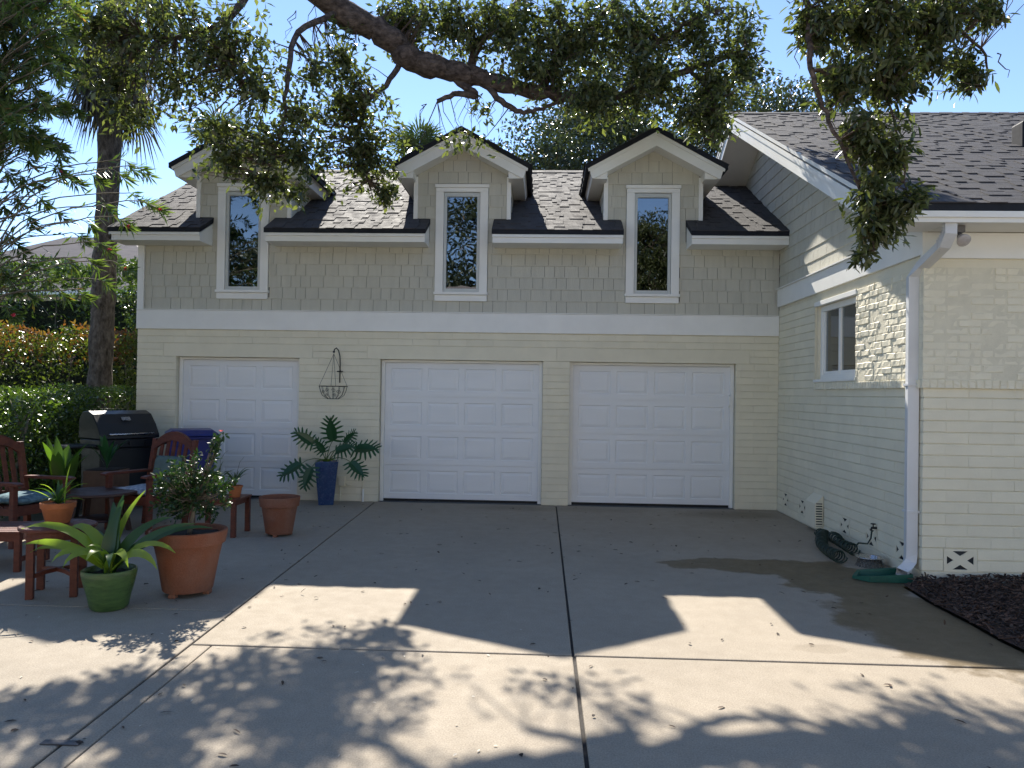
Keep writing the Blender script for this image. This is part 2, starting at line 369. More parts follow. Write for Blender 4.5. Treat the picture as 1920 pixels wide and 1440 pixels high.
def clump_leaves(tips, dirs, per, spread, L, W, droop=0.2):
    """a tuft of leaves round each twig tip"""
    tips = np.asarray(tips, float); dirs = np.asarray(dirs, float); n = len(tips)
    T = np.repeat(tips, per, 0); Dd = np.repeat(dirs, per, 0); t = rng.random((n*per, 1))
    P = T-Dd*spread*(t-0.15)+unit(n*per)*spread*0.28
    D = Dd*0.55+unit(n*per)*0.95; D[:, 2] -= droop
    N = unit(n*per)*0.8; N[:, 2] += 0.9
    return P, D, N, L*(0.5+0.85*rng.random(n*per)), W*(0.6+0.7*rng.random(n*per))
# ------------------------------------------------------------------ the setting
g = MB().add([(-300, -300, -0.06), (300, -300, -0.06), (300, 300, -0.06), (-300, 300, -0.06)], [(0, 1, 2, 3)]).build('ground', m_earth)
tag(g, 'bare brown garden earth around the paving and under the hedges', 'ground', kind='structure')
XR, LW = 3.44, 4.31                       # wing side wall plane, how far the wing comes forward
xl = lambda Y: -2.49-0.036*Y              # joint between driveway and patio
drv = MB().add([(-6.0, -20, -0.014), (9, -20, -0.014), (9, -6.4, -0.014), (3.2, -6.4, -0.014), (3.2, -4.3, -0.014), (3.5, -4.3, -0.014), (3.5, 0.3, -0.014), (-6.0, 0.3, -0.014)], [tuple(range(8))]).build('driveway', m_joint)
tag(drv, 'pale concrete driveway and patio paving with dark joints', 'driveway', kind='structure')
edge = [(3.44, -4.30), (3.34, -4.38), (3.20, -4.48), (3.165, -5.05), (3.18, -5.6), (3.17, -6.0), (3.20, -6.35), (3.27, -6.505)]
J = 0.008
def slab(poly, mt=m_conc): MB().prism(poly, 'z', -0.10, 0.0).build('concrete_slab', mt, drv, bevel=0.008, world=True)
slab([(xl(0)+J, -0.004), (xl(-6.51)+J, -6.51), (0.205, -6.51), (0.205, -0.004)])
slab([(0.222, -0.004), (0.222, -6.51)]+edge[::-1]+[(3.44, -0.004)])
slab([(xl(-6.53)+.145, -6.53), (xl(-20)+.145, -20), (0.21, -20), (0.21, -6.53)])
slab([(0.23, -6.53), (0.23, -20), (9, -20), (9, -7.6), (5.5, -7.2), (4.0, -6.75), (3.3, -6.53)])
slab([(xl(-6.53)+J, -6.53), (xl(-20)+J, -20), (xl(-20)+.137, -20), (xl(-6.53)+.137, -6.53)])
slab([(-5.95, -0.004), (-5.95, -5.755), (xl(-5.755)-J, -5.755), (xl(0)-J, -0.004)], m_patio)
slab([(-5.95, -5.775), (-5.95, -20), (xl(-20)-J, -20), (xl(-5.775)-J, -5.775)], m_patio)
o = MB().box(-2.30, -2.12, -7.945, -7.90, 0.001, 0.006).build('drain_cover', mat('dull_zinc', (0.10, 0.10, 0.11), 0.45, 0.3, 20, metal=0.6))
tag(o, 'flat dark metal drain cover strip across the narrow concrete band', 'drain cover')

# mulch bed at the house corner
mb = MB(); ring = edge+[(4.0, -6.75), (5.5, -7.2), (9, -7.6), (9, -4.31), (3.44, -4.31)]
top = [(x, y, 0.02) for x, y in ring]; cxm = (5.6, -5.6, 0.10)
mb.add(top+[cxm], [(i, (i+1) % len(ring), len(ring)) for i in range(len(ring))])
bed = mb.build('mulch_bed', m_mulch); tag(bed, 'dark bark mulch bed against the front wall of the house', 'mulch bed', kind='stuff')
def inpoly(x, y, poly):
    c = False
    for i in range(len(poly)):
        (x1, y1), (x2, y2) = poly[i], poly[i-1]
        if (y1 > y) != (y2 > y) and x < (x2-x1)*(y-y1)/(y2-y1)+x1: c = not c
    return c
mb = MB(); k = 0
while k < 5200:
    x, y = random.uniform(3.12, 5.4), random.uniform(-7.0, -4.33)
    if not inpoly(x, y, ring) and not (random.random() < 0.012 and x > 3.0): continue
    inside = inpoly(x, y, ring)
    z = (0.02+min(0.05, max(0, (x-3.15)*0.06)) if inside else 0.002)+random.random()*0.03*inside
    d = Vector((random.gauss(0, 1), random.gauss(0, 1), random.gauss(0, .35))).normalized(); L = random.uniform(.012, .045)
    mb.obox(Vector((x, y, z+.004))-d*L, Vector((x, y, z+.004))+d*L, random.uniform(.008, .022), random.uniform(.003, .008)); k += 1
me = mb.mesh('mulch_chips', m_mulch, fix=False); o = link('mulch_chips', me); tag(o, 'loose dark bark chips covering the bed at the house corner', 'mulch', kind='stuff')

# ------------------------------------------------------------------ brick, shake and shingle pieces
def brick_mesh(L, H, D, ch, jit, mt, name):
    nx = 3 if jit > 0.002 else 1; mb = MB(); V = []
    w2, h2 = L/2, H/2
    back = [(-w2, D, -h2), (w2, D, -h2), (w2, D, h2), (-w2, D, h2)]
    mid = [(-w2, ch, -h2), (w2, ch, -h2), (w2, ch, h2), (-w2, ch, h2)]
    if jit > 0.002:
        mid = [(x+random.uniform(-jit, jit)*.7, y, z+random.uniform(-jit, jit)*.5) for x, y, z in mid]
    fr = []
    for j in (-1, 1):
        for i in range(nx+1):
            t = -1+2*i/nx
            fr.append((t*(w2-ch*(1.3 if jit > .002 else .5))+random.uniform(-jit, jit)*.6, random.uniform(-jit, jit), j*(h2-ch*1.1)+random.uniform(-jit, jit)*.7))
    mb.add(back+mid+fr, [])
    n = nx+1; b0, m0, f0 = 0, 4, 8
    F = [(b0, b0+1, b0+2, b0+3)]+[(b0+i, m0+i, m0+(i+1) % 4, b0+(i+1) % 4) for i in range(4)]
    low = [f0+i for i in range(n)]; up = [f0+n+i for i in range(n)]
    F += [(low[i], low[i+1], up[i+1], up[i]) for i in range(nx)]
    F += [tuple([m0, m0+1]+low[::-1]), tuple([m0+1, m0+2, up[-1], low[-1]]), tuple([m0+2, m0+3]+up), tuple([m0+3, m0, low[0], up[0]])]
    mb.f = F; return mb.mesh(name, mt)
HB = 0.1016
block_v = [brick_mesh(1.0, HB-.0085, .05, .0032, .0010, m_cream, 'brick') for _ in range(6)]
def lay(mxw, u0, u1, z0, h, unit, off, holes, variants, joint, ln=1.0):
    out = []
    for p, q in spans(u0, u1, unit, off, holes):
        L = q-p-joint
        mx = mxw @ Matrix.Translation(((p+q)/2, random.uniform(-.0015, .0015), z0+h/2)) @ Matrix.Diagonal((L/ln, 1, 1, 1))
        out.append((random.choice(variants), mx))
    return out
shake_m = {}
SH = 0.1755
for w in (0.15, 0.20, 0.30):
    for k in range(3):
        b = MB(); t0 = 0.0155+k*.0006; x = w/2-.0030
        b.add([(-x, -t0, 0), (x, -t0, 0), (x, 0, 0), (-x, 0, 0), (-x, -.004, SH+.02), (x, -.004, SH+.02), (x, 0, SH+.02), (-x, 0, SH+.02)],
              [(0,3,2,1),(4,5,6,7),(0,1,5,4),(1,2,6,5),(2,3,7,6),(3,0,4,7)])
        shake_m[(w, k)] = b.mesh('shake', m_shake)
def shakes(mxw, u0, u1, z, holes):
    out = []
    for p, q in spans(u0, u1, lambda: random.choice((.15, .15, .20, .20, .20, .30)), random.uniform(0, .14), holes):
        w = min((.15, .20, .30), key=lambda a: abs(a-(q-p)))
        mx = mxw @ Matrix.Translation(((p+q)/2, 0, z)) @ Matrix.Diagonal(((q-p)/w, 1, 1, 1))
        out.append((shake_m[(w, random.randrange(3))], mx))
    return out
tab_m = {}
EX = 0.143
for w in (.11, .15, .20):
    for k, t0 in enumerate((.003, .011, .013)):
        b = MB(); x = w/2-.001; s0 = -.006*(k > 0); e, te = (EX+.03, .002) if k == 0 else (EX-.002, t0-.001)
        b.add([(-x, s0, 0), (x, s0, 0), (x, e, 0), (-x, e, 0), (-x, s0, t0), (x, s0, t0), (x, e, te), (-x, e, te)],
              [(0,3,2,1),(4,5,6,7),(0,1,5,4),(1,2,6,5),(2,3,7,6),(3,0,4,7)])
        tab_m[(w, k)] = b.mesh('shingle', m_shingle)
def tabs(frame, u0, u1, s, holes=()):
    """one row of shingles; frame maps (along eave, up slope, out of roof)"""
    out = []
    for p, q in spans(u0, u1, lambda: random.choice((.11, .15, .15, .20)), random.uniform(0, .2), list(holes)):
        w = min((.11, .15, .20), key=lambda a: abs(a-(q-p))); n_ = len(out)+(1 if random.random() < .15 else 0); k = n_ % 2*random.choice((1, 1, 2))
        mx = frame @ Matrix.Translation(((p+q)/2, s, .002)) @ Matrix.Rotation(random.uniform(-.004, .004), 4, 'Z') @ Matrix.Diagonal(((q-p)/w, 1, 1, 1))
        out.append((tab_m[(w, k)], mx))
    return out
def slope_frame(org, xdir, updir):
    x, s = Vector(xdir).normalized(), Vector(updir).normalized(); n = x.cross(s)
    mx = Matrix.Identity(4)
    for i in range(3): mx[i][0], mx[i][1], mx[i][2], mx[i][3] = x[i], s[i], n[i], org[i]
    return mx

# ------------------------------------------------------------------ garage
XL = -6.175
gar = empty('garage'); tag(gar, 'two storey cream brick garage with three white doors and three shingled dormers', 'garage')
DO = [(-5.5675, -3.6776), (-2.4517, -0.012), (0.3864, 2.826)]; DH = 2.1336
mb = MB()
ws_ = [(XL+.002, DO[0][0]), (DO[0][1], DO[1][0]), (DO[1][1], DO[2][0]), (DO[2][1], 3.6)]
for a, b in ws_: mb.box(a+.004, b-.004, .009, .24, -.08, DH)
mb.box(XL+.002, 3.6, .009, .24, DH+.0005, 2.56)
mb.box(XL+.006, XL+.2, .24, 6.4, -.08, 4.0).box(XL+.006, 3.6, 6.2, 6.4, -.08, 4.0)
wall = mb.build('brick_wall', m_mortar, gar)
idm = Matrix.Identity(4); items = []
for k in range(25):
    z = k*HB
    if k < 21: holes = list(DO)
    elif k < 23: holes = [(a-.20, b+.20) for a, b in DO]
    else: holes = []
    items += lay(idm, XL, XR-.002, z, HB, .405, (.2 if k % 2 else 0)+.05, holes, block_v, .0008)
pieces(wall, 'brick', items, m_cream, 300)
for a, b in DO:
    MB().box(a-.198, b+.198, -.001, .10, DH+.0015, DH+2*HB-.004).build('lintel', m_cream, wall, bevel=.004)
MB().box(XL-.012, XR-.002, -.024, .02, 2.548, 2.835).build('trim_band', m_white, gar, bevel=.004)
MB().box(XL-.012, XR-.002, -.034, .01, 2.836, 2.848).build('drip_cap', m_white, gar, bevel=.002)
MB().box(XL-.012, XL+.088, -.016, .03, 2.849, 3.814).build('corner_board', m_white, gar, bevel=.003)

CX = [-4.573, -1.257, 1.582]; HWD = .718
WZ0, WZ1, WHW = 3.165, 4.615, .272           # window opening
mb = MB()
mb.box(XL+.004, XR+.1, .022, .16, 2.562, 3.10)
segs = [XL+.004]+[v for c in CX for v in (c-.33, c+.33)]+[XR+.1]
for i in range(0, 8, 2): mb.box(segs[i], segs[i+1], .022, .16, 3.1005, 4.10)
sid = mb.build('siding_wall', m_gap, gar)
items = []
for k in range(6):
    z = 2.849+k*SH
    holes = [(c-.395, c+.395) for c in CX] if z+SH > 3.05 else []
    items += shakes(Matrix.Translation((0, .022, 0)), XL+.09, XR, z, holes)
pieces(sid, 'shake', items, m_shake, 300)

# roof
SL = .53; ZW = 4.235; RY, RZ = 3.02, 4.235+.53*3.02
secs = [(-6.42, -5.05), (-4.085, -1.745), (-.765, 1.10), (2.08, XR+.02)]
mb = MB()
mb.prism([(.13, ZW+.13*SL), (RY, RZ), (RY, RZ-.07), (.13, ZW-.07+.13*SL)], 'x', -6.42, XR+.15)
mb.prism([(RY, RZ), (6.75, RZ-SL*3.73), (6.75, RZ-SL*3.73-.07), (RY, RZ-.07)], 'x', -6.42, XR+.15)
for a, b in secs: mb.prism([(-.445, ZW-.236), (.13, ZW+.13*SL), (.13, ZW-.07+.13*SL), (-.445, ZW-.300)], 'x', a-.012*(a > -6), b+.012*(b < 3))
roof = mb.build('roof', m_drip, gar)
cs = 1/math.sqrt(1+SL*SL)
fr = slope_frame((0, -.45, ZW-.2385), (1, 0, 0), (0, 1, SL)); items = []
nrow = int((RY+.45)/cs/EX)+1
for r in range(nrow):
    s = r*EX; Y = -.45+s*cs
    if Y < .10:
        for a, b in secs: items += tabs(fr, a-.014*(a > -6), b+.014*(b < 3), s)
    else:
        holes = [(c-.66, c+.66) for c in CX] if Y < 1.3 else [(c-.9+.25*(Y-1.3), c+.9-.25*(Y-1.3)) for c in CX] if Y < 2.2 else []
        items += tabs(fr, -6.425, XR+.02, s, holes)
pieces(roof, 'shingle', items, m_shingle, 300)
items = []
for i in range(49):
    for sg in (1, -1):
        f2 = slope_frame((-6.42+i*.2, RY-.13*sg, RZ-.13*SL+.012), (1, 0, 0), (0, sg, SL)) if sg > 0 else slope_frame((-6.22+i*.2, RY+.13, RZ-.13*SL+.012), (-1, 0, 0), (0, -1, SL))
        items.append((tab_m[(.20, 1)], f2 @ Matrix.Translation((.10, 0, 0))))
pieces(roof, 'ridge_cap', items, m_shingle, 0, 'ridge_cap')
for a, b in secs:
    a2 = a+.02 if a < -6 else a; b2 = b if b < 3 else XR
    e = MB().prism([(-.42, 3.815), (.018, 3.815), (.018, 4.150), (-.42, 3.930)], 'x', a2, b2).build('eave_box', m_white, gar)
    MB().box(a2-.004, b2+.004*(b < 3), -.440, -.4205, 3.893, 3.934).build('fascia_trim', m_white, e, bevel=.004)
mb = MB().prism([(-.42, 3.81), (-.42, 3.93), (RY, RZ-.075), (RY, RZ-.26)], 'x', -6.40, -6.372)
mb.prism([(RY, RZ-.26), (RY, RZ-.075), (6.7, 3.80), (6.7, 3.62)], 'x', -6.40, -6.372)
mb.prism([(.02, 4.0), (RY, RZ-.26), (RY, RZ-.22), (.02, 4.04)], 'x', -6.371, XL)
mb.build('rake_board', m_white, gar)
MB().prism([(.16, 3.9), (.16, 4.19), (RY, RZ-.09), (6.3, 4.03), (6.3, 3.9)], 'x', XL+.01, XL+.15).build('gable_wall', m_shake, gar)

# dormers and their windows
DS = .544
for di, c in enumerate(CX):
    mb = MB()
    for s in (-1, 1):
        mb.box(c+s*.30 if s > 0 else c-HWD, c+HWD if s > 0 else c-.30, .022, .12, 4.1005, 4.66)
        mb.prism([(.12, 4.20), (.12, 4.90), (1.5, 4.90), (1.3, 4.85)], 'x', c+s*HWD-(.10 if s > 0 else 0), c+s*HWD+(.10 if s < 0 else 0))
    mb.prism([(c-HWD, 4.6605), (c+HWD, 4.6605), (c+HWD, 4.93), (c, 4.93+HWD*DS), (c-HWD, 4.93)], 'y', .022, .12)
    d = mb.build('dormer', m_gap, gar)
    items = []
    for k in range(5, 15):
        z = 2.849+k*SH
        if z < 3.75: continue
        hw = .485 if z+.03 < 4.235 else .672
        if z+SH*.5 > 4.93: hw = min(hw, (5.30-z)/DS)
        if hw < .1: continue
        items += shakes(Matrix.Translation((0, .022, 0)), c-hw, c+hw, z, [(c-.395, c+.395)] if z+SH*.6 < 4.76 else [])
    pieces(d, 'shake', items, m_shake, 120)
    items = []
    for s in (-1, 1):                      # shakes on the cheeks
        mx = Matrix.Translation((c+s*HWD, 0, 0)) @ Matrix.Rotation(R(90)*s, 4, 'Z')
        for k in range(8, 13):
            z = 2.849+k*SH; y1 = min(1.5, (z+SH-ZW)/SL); y0 = .03
            if y1 > y0+.08:
                u0, u1 = (y0, y1) if s > 0 else (-y1, -y0)
                items += shakes(mx, u0, u1, z, [])
    pieces(d, 'shake', items, m_shake, 60)
    for s in (-1, 1):
        x0, x1 = sorted((c+s*.668, c+s*(HWD+.012)))
        MB().box(x0, x1, -.012, .05, ZW+.008, 4.88).build('corner_board', m_white, d, bevel=.003)
    mb = MB(); sof = MB(); rf = MB(); crown = MB()
    for s in (-1, 1):
        X = lambda t: c+s*t
        mb.prism([(X(0), 5.462), (X(.965), 4.937), (X(.925), 4.792), (X(.895), 4.787), (X(0), 5.265)], 'y', -.282, -.252)
        crown.prism([(X(0), 5.464), (X(.985), 4.928), (X(.975), 4.884), (X(0), 5.415)], 'y', -.296, -.2825)
        sof.prism([(X(0), 5.460), (X(.945), 4.946), (X(.92), 4.789), (X(.70), 4.789), (X(.70), 4.895), (X(0), 5.272)], 'y', -.2515, 2.45)
        rf.prism([(X(0), 5.538), (X(1.02), 4.983), (X(1.02), 4.913), (X(0), 5.466)], 'y', -.312, 2.62)
    mb.build('fascia', m_white, d); sof.build('soffit', m_white, d); crown.build('rake_trim', m_white, d)
    dr = rf.build('dormer_roof', m_drip, d)
    items = []
    for s in (-1, 1):
        ln = math.hypot(1.02, .555)
        f2 = slope_frame((c+s*1.03, -.30 if s < 0 else 2.6, 4.981), (0, 1 if s < 0 else -1, 0), (-s*1.02, 0, .555))
        # right-handed frame: x along eave, s up slope, normal up
        if f2.col[2].z < 0: f2 = slope_frame((c+s*1.03, 2.6 if s < 0 else -.30, 4.981), (0, -1 if s < 0 else 1, 0), (-s*1.02, 0, .555))
        for r in range(8): items += tabs(f2, 0, 2.9, r*EX)
    pieces(d, 'shingle', items, m_shingle, 0, 'dormer_shingles')
    # window
    w = MB()
    for s in (-1, 1):
        x0, x1 = sorted((c+s*.272, c+s*.392)); w.box(x0, x1, -.022, .10, 3.150, 4.650)
    w.box(c-.392, c+.392, -.022, .10, 4.6505, 4.712)
    win = w.build('window', m_white, gar, bevel=.004)
    MB().box(c-.405, c+.405, -.040, .02, 4.7125, 4.762).build('head_cap', m_white, win, bevel=.004)
    MB().box(c-.405, c+.405, -.050, .09, 3.150-.040, 3.1495).build('sill', m_white, win, bevel=.005)
    MB().box(c-.392, c+.392, -.018, .02, 3.015, 3.109).build('apron', m_white, win, bevel=.004)
    f = MB(); a = WHW
    for s in (-1, 1):
        x0, x1 = sorted((c+s*(a-.045), c+s*(a-.004))); f.box(x0, x1, .004, .06, 3.155, 4.645)
    f.box(c-a+.045, c+a-.045, .004, .06, 3.155, 3.205).box(c-a+.045, c+a-.045, .004, .06, 4.585, 4.645)
    f.build('sash', m_sash, win, bevel=.003)
    MB().box(c-a+.04, c+a-.04, .034, .038, 3.20, 4.59).build('pane', m_pane, win)
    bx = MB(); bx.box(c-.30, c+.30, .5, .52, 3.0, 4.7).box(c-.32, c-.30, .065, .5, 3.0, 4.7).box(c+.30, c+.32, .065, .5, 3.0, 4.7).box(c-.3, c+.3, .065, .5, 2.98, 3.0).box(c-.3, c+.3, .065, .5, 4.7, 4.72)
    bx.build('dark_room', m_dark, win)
    if di < 2:
        for q in range(13):
            z = 3.30+q*.098
            MB().box(c-a+.05, c+a-.05, .050, .078, z, z+.006).build('blind_slat', m_slat, win)

# garage doors
def panel_mesh(w, h):
    b = MB(); rings = [(0, 0), (.010, .010), (.020, .010), (.055, .0015)]; n = len(rings)
    for ins, dep in rings:
        b.v += [(-w/2+ins, dep, -h/2+ins), (w/2-ins, dep, -h/2+ins), (w/2-ins, dep, h/2-ins), (-w/2+ins, dep, h/2-ins)]
    for i in range(n-1):
        for j in range(4): b.f.append((4*i+j, 4*i+(j+1) % 4, 4*i+4+(j+1) % 4, 4*i+4+j))
    b.f.append((12, 13, 14, 15))
    return b.mesh('panel', m_door)
for di, (a, b) in enumerate(DO):
    nc = 3 if di == 0 else 4; yd = .135
    jm = MB()
    jm.box(a+.003, a+.055, .100, .20, 0, DH-.004).box(b-.055, b-.003, .100, .20, 0, DH-.004).box(a+.0555, b-.0555, .100, .20, DH-.040, DH-.004)
    a2, b2 = a+.056, b-.056; zs0, zs1 = .035, DH-.042; sh = (zs1-zs0)/4
    stile = .085; pw = ((b2-a2)-stile*(nc+1))/nc; ph = sh-.17
    dm = MB()
    for r in range(4):
        z0, z1 = zs0+r*sh+.003, zs0+(r+1)*sh-.003
        dm.box(a2, b2, yd, yd+.04, z0, z0+(sh-.006-ph)/2).box(a2, b2, yd, yd+.04, z1-(sh-.006-ph)/2, z1)
        for q in range(nc+1):
            x0 = a2+q*(pw+stile); dm.box(x0, x0+stile, yd+.0003, yd+.04, z0+(sh-.006-ph)/2, z1-(sh-.006-ph)/2)
    dm.box(a2, b2, yd+.018, yd+.045, zs0, zs1)
    door = dm.build('garage_door', m_door, gar, bevel=.0)
    pm = panel_mesh(pw, ph)
    for r in range(4):
        for q in range(nc):
            o = link('panel', pm, door); o.location = (a2+stile+pw/2+q*(pw+stile), yd+.0006, zs0+(r+.5)*sh)
    jm.build('door_jamb', m_white, door, bevel=.003)
    MB().box(a2, b2, yd+.004, yd+.04, .006, .0345).build('bottom_seal', m_seal, door)
    MB().prism([(a, -.001), (b, -.001), (b, .22), (a, .22)], 'z', -.08, -.0005).build('door_sill', mat('dark_sill_concrete', (0.10, 0.105, 0.11), 0.85, 0.2, 8), door)
    if di == 2:
        h = MB().tube([(b-.075, .10, 1.50), (b-.075, .07, 1.51), (b-.075, .065, 1.58), (b-.075, .065, 1.64), (b-.075, .07, 1.665), (b-.075, .10, 1.67)], .009, 8)
        h.build('handle', m_white, door, smooth=True)

# ------------------------------------------------------------------ house wing on the right
hou = empty('house', (XR, -LW, 0)); tag(hou, 'cream brick house wing with white gable trim and brown shingle roof on the right', 'house')
WIN = (1.58, 2.83, 1.885, 2.80)            # along the wall, height
mb = MB()
def wbox(u0, u1, z0, z1): mb.box(XR+.010, XR+.22, -u1, -u0, z0, z1)
wbox(0, WIN[0], -.08, 3.25); wbox(WIN[1], LW-.01, -.08, 3.25); wbox(WIN[0]+.0005, WIN[1]-.0005, -.08, WIN[2]); wbox(WIN[0]+.0005, WIN[1]-.0005, WIN[3], 3.25)
mb.box(XR+.2205, 10, -LW+.010, -LW+.22, -.08, 3.25)
mb.box(9.8, 10, -LW+.22, 6, -.08, 3.25).box(XR+.010, XR+.22, .001, 6.4, -.08, 3.25).box(XR+.22, 10, 6.2, 6.4, -.08, 3.25)
hw_ = mb.build('brick_wall', m_mortar, hou, world=True)
sideM = Matrix.Translation((XR, 0, 0)) @ Matrix.Rotation(R(-90), 4, 'Z')
frontM = Matrix.Translation((XR, -LW, 0))
VS = [.396, 1.095, 2.526, 3.24, 3.924]; HC = .1045; VW, VH = .30, 2*HC
items = []
for k in range(28):
    z = k*HC
    if z > 2.95-.05: break
    vent = [(u-VW/2, u+VW/2) for u in VS] if k in (1, 2) else []
    u1 = LW-.001
    if z > 1.70: u1 = 1.55
    items += lay(sideM, 0, min(u1, LW-.052), z, min(HC, 2.97-z), .405, .2*(k % 2)+.1, vent, block_v, .0008)
    if z < 1.70:
        ventf = [(.34-VW/2, .34+VW/2)] if k in (1, 2) else []
        items += lay(frontM, 0, 3.2, z, HC, .405, .2*(k % 2), ventf, block_v, .0008)
pieces(hw_, 'block', items, m_cream, 300)
rough_v = [brick_mesh(.2, .063, .075, .007, .0038, m_creamr, 'brick') for _ in range(12)]
items = []; HR = .0677
sideR = Matrix.Translation((XR-.024, 0, 0)) @ Matrix.Rotation(R(-90), 4, 'Z'); frontR = Matrix.Translation((XR-.024, -LW-.024, 0))
def vary(): return random.choice((.21, .21, .21, .20, .105))
for k in range(15):
    z = 1.838+k*HR
    hol = [(WIN[0]-.03, WIN[1]+.005)] if z+HR > WIN[2]-.01 and z < WIN[3]+.05 else []
    for p, q in spans(1.552, LW-.06, vary, .105*(k % 2)+random.random()*.05, hol):
        items.append((random.choice(rough_v), sideR @ Matrix.Translation(((p+q)/2, random.uniform(-.006, .006), z+HR/2+random.uniform(-.003, .003))) @ Matrix.Rotation(random.uniform(-.02, .02), 4, 'Y') @ Matrix.Diagonal(((q-p-.010)/.2, 1, 1, 1))))
    for p, q in spans(0, 3.2, vary, .105*(k % 2), []):
        items.append((random.choice(rough_v), frontR @ Matrix.Translation(((p+q)/2, random.uniform(-.004, .004), z+HR/2)) @ Matrix.Diagonal(((q-p-.009)/.2, 1, 1, 1))))
for k in range(int(2.75/.068)):           # rowlock ledge under the rough courses
    u = 1.552+.034+k*.0687
    if u < LW-.02: items.append((rough_v[k % 12], sideR @ Matrix.Translation((u, -.012+random.uniform(-.004, .004), 1.798)) @ Matrix.Rotation(R(90), 4, 'Y') @ Matrix.Diagonal((.075/.2, 1, 1, 1))))
for k in range(40):
    items.append((rough_v[k % 12], frontR @ Matrix.Translation((.03+k*.0687, -.005, 1.798)) @ Matrix.Rotation(R(90), 4, 'Y') @ Matrix.Diagonal((.075/.2, 1, 1, 1))))
pieces(hw_, 'brick', items, m_creamr, 300)
mb = MB().box(XR-.016, XR+.009, -LW-.016, -1.556, 1.84, 2.853).build('mortar_bed', m_mortar, hw_, world=True) if False else None
mb = MB().box(XR-.0185, XR+.009, -LW, -WIN[1]-.006, 1.762, 2.853).box(XR-.0185, XR+.009, -WIN[0]+.03, -1.556, 1.762, 2.853).box(XR-.0185, XR+.009, -WIN[1]-.0055, -WIN[0]+.0295, 1.762, WIN[2]-.005).box(XR-.0185, XR+.009, -WIN[1]-.0055, -WIN[0]+.0295, WIN[3]+.06, 2.853)
mb.box(XR-.0185, 10, -LW-.0222, -LW-.0005, 1.762, 2.853)
mb.build('mortar_bed', m_mortar, hw_, world=True)
MB().box(XR-.004, XR+.0095, -LW-.002, -1.556, 2.854, 2.969).box(XR-.0035, 10, -LW-.004, -LW+.009, 2.854, 2.969).build('frieze_strip', m_cream, hw_, world=True)
# vent blocks
def vent(mx):
    b = MB(); w, h, t = VW-.006, VH-.006, .028
    b.box(-w/2, w/2, 0, .05, h/2-.018, h/2).box(-w/2, w/2, 0, .05, -h/2, -h/2+.018).box(-w/2, -w/2+t, 0, .05, -h/2+.018, h/2-.018).box(w/2-t, w/2, 0, .05, -h/2+.018, h/2-.018)
    x, z = w/2-t, h/2-.018
    for s in (-1, 1): b.prism([(-x, -s*z), (-x, -s*z+s*.045), (-.03, 0.02*s), (x-.05, s*z), (x, s*z), (x, s*z-s*.045), (.03, -.02*s), (-x+.05, -s*z)], 'y', .001*(s > 0), .045)
    o = link('vent_block', b.mesh('vent_block', m_cream), hou); mm = mx.copy(); mm.translation -= wloc(hou); o.matrix_basis = mm
    d = MB().box(-w/2+.01, w/2-.01, .0085, .0095, -h/2+.01, h/2-.01).mesh('vent_shade_plate', m_dark); q = link('vent_shade_plate', d, o)  # dark plate stands in for the shaded holes behind the vent bars
for u in VS: vent(sideM @ Matrix.Translation((u, -.002, HC+VH/2)))
vent(frontM @ Matrix.Translation((.34, -.002, HC+VH/2)))
# bands and gable
MB().box(XR-.036, XR+.009, -LW-.03, -.026, 2.970, 3.222).build('trim_band', m_white, hou, bevel=.003, world=True)
MB().box(XR-.062, XR+.009, -LW-.03, -.026, 3.2225, 3.238).build('drip_cap', m_white, hou, world=True)
MB().box(XR-.034, 10, -LW-.036, -LW+.009, 2.935, 3.168).build('frieze_board', m_white, hou, world=True, bevel=.003)
EY, EZ, WRY, WS = -4.78, 3.325, .85, .500
WRZ = EZ+WS*(WRY-EY); XK = 2.90
zu = lambda Y: EZ+WS*(Y-EY)-.30
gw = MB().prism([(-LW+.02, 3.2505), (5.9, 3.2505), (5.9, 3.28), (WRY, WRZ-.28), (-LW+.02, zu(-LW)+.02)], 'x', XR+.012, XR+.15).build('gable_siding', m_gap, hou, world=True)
items = []
for k in range(17):
    z = 3.239+k*SH
    y0 = max(-LW-.005, (z+SH*.45+.30-EZ)/WS+EY); y1 = 0 if z+SH < 4.0 else min(2.6, (z+SH-ZW)/SL+.1)
    if y0 > WRY: break
    y1 = min(y1, 2*WRY-y0+.1)
    if y1-y0 > .1: items += shakes(Matrix.Translation((XR+.012, 0, 0)) @ Matrix.Rotation(R(-90), 4, 'Z'), -y1, -y0, z, [])
pieces(gw, 'shake', items, m_shake, 300)
BY = 2*WRY-EY
mb = MB().prism([(EY, EZ), (WRY, WRZ), (WRY, WRZ-.07), (EY, EZ-.06)], 'x', XK, 10.2).prism([(WRY, WRZ), (BY, EZ), (BY, EZ-.06), (WRY, WRZ-.07)], 'x', XK, 10.2)
hr = mb.build('roof', m_drip, hou, world=True)
fr = slope_frame((0, EY-.006, EZ-.001), (1, 0, 0), (0, 1, WS)); items = []; cs2 = 1/math.sqrt(1+WS*WS)
for r in range(int((WRY-EY)/cs2/EX)+1): items += tabs(fr, XK-.024, 8.6, r*EX)
pieces(hr, 'shingle', items, m_shingle, 300)
mb = MB().box(8.6, 10.2, 0, .001, 0, .001)
items = []
for i in range(28):
    items.append((tab_m[(.20, 1)], slope_frame((XK-.02+i*.2, WRY-.13, WRZ-.13*WS+.014), (1, 0, 0), (0, 1, WS)) @ Matrix.Translation((.10, 0, 0))))
    items.append((tab_m[(.20, 1)], slope_frame((XK+.18+i*.2, WRY+.13, WRZ-.13*WS+.014), (-1, 0, 0), (0, -1, WS)) @ Matrix.Translation((.10, 0, 0))))
pieces(hr, 'ridge_cap', items, m_shingle, 0, 'ridge_cap')
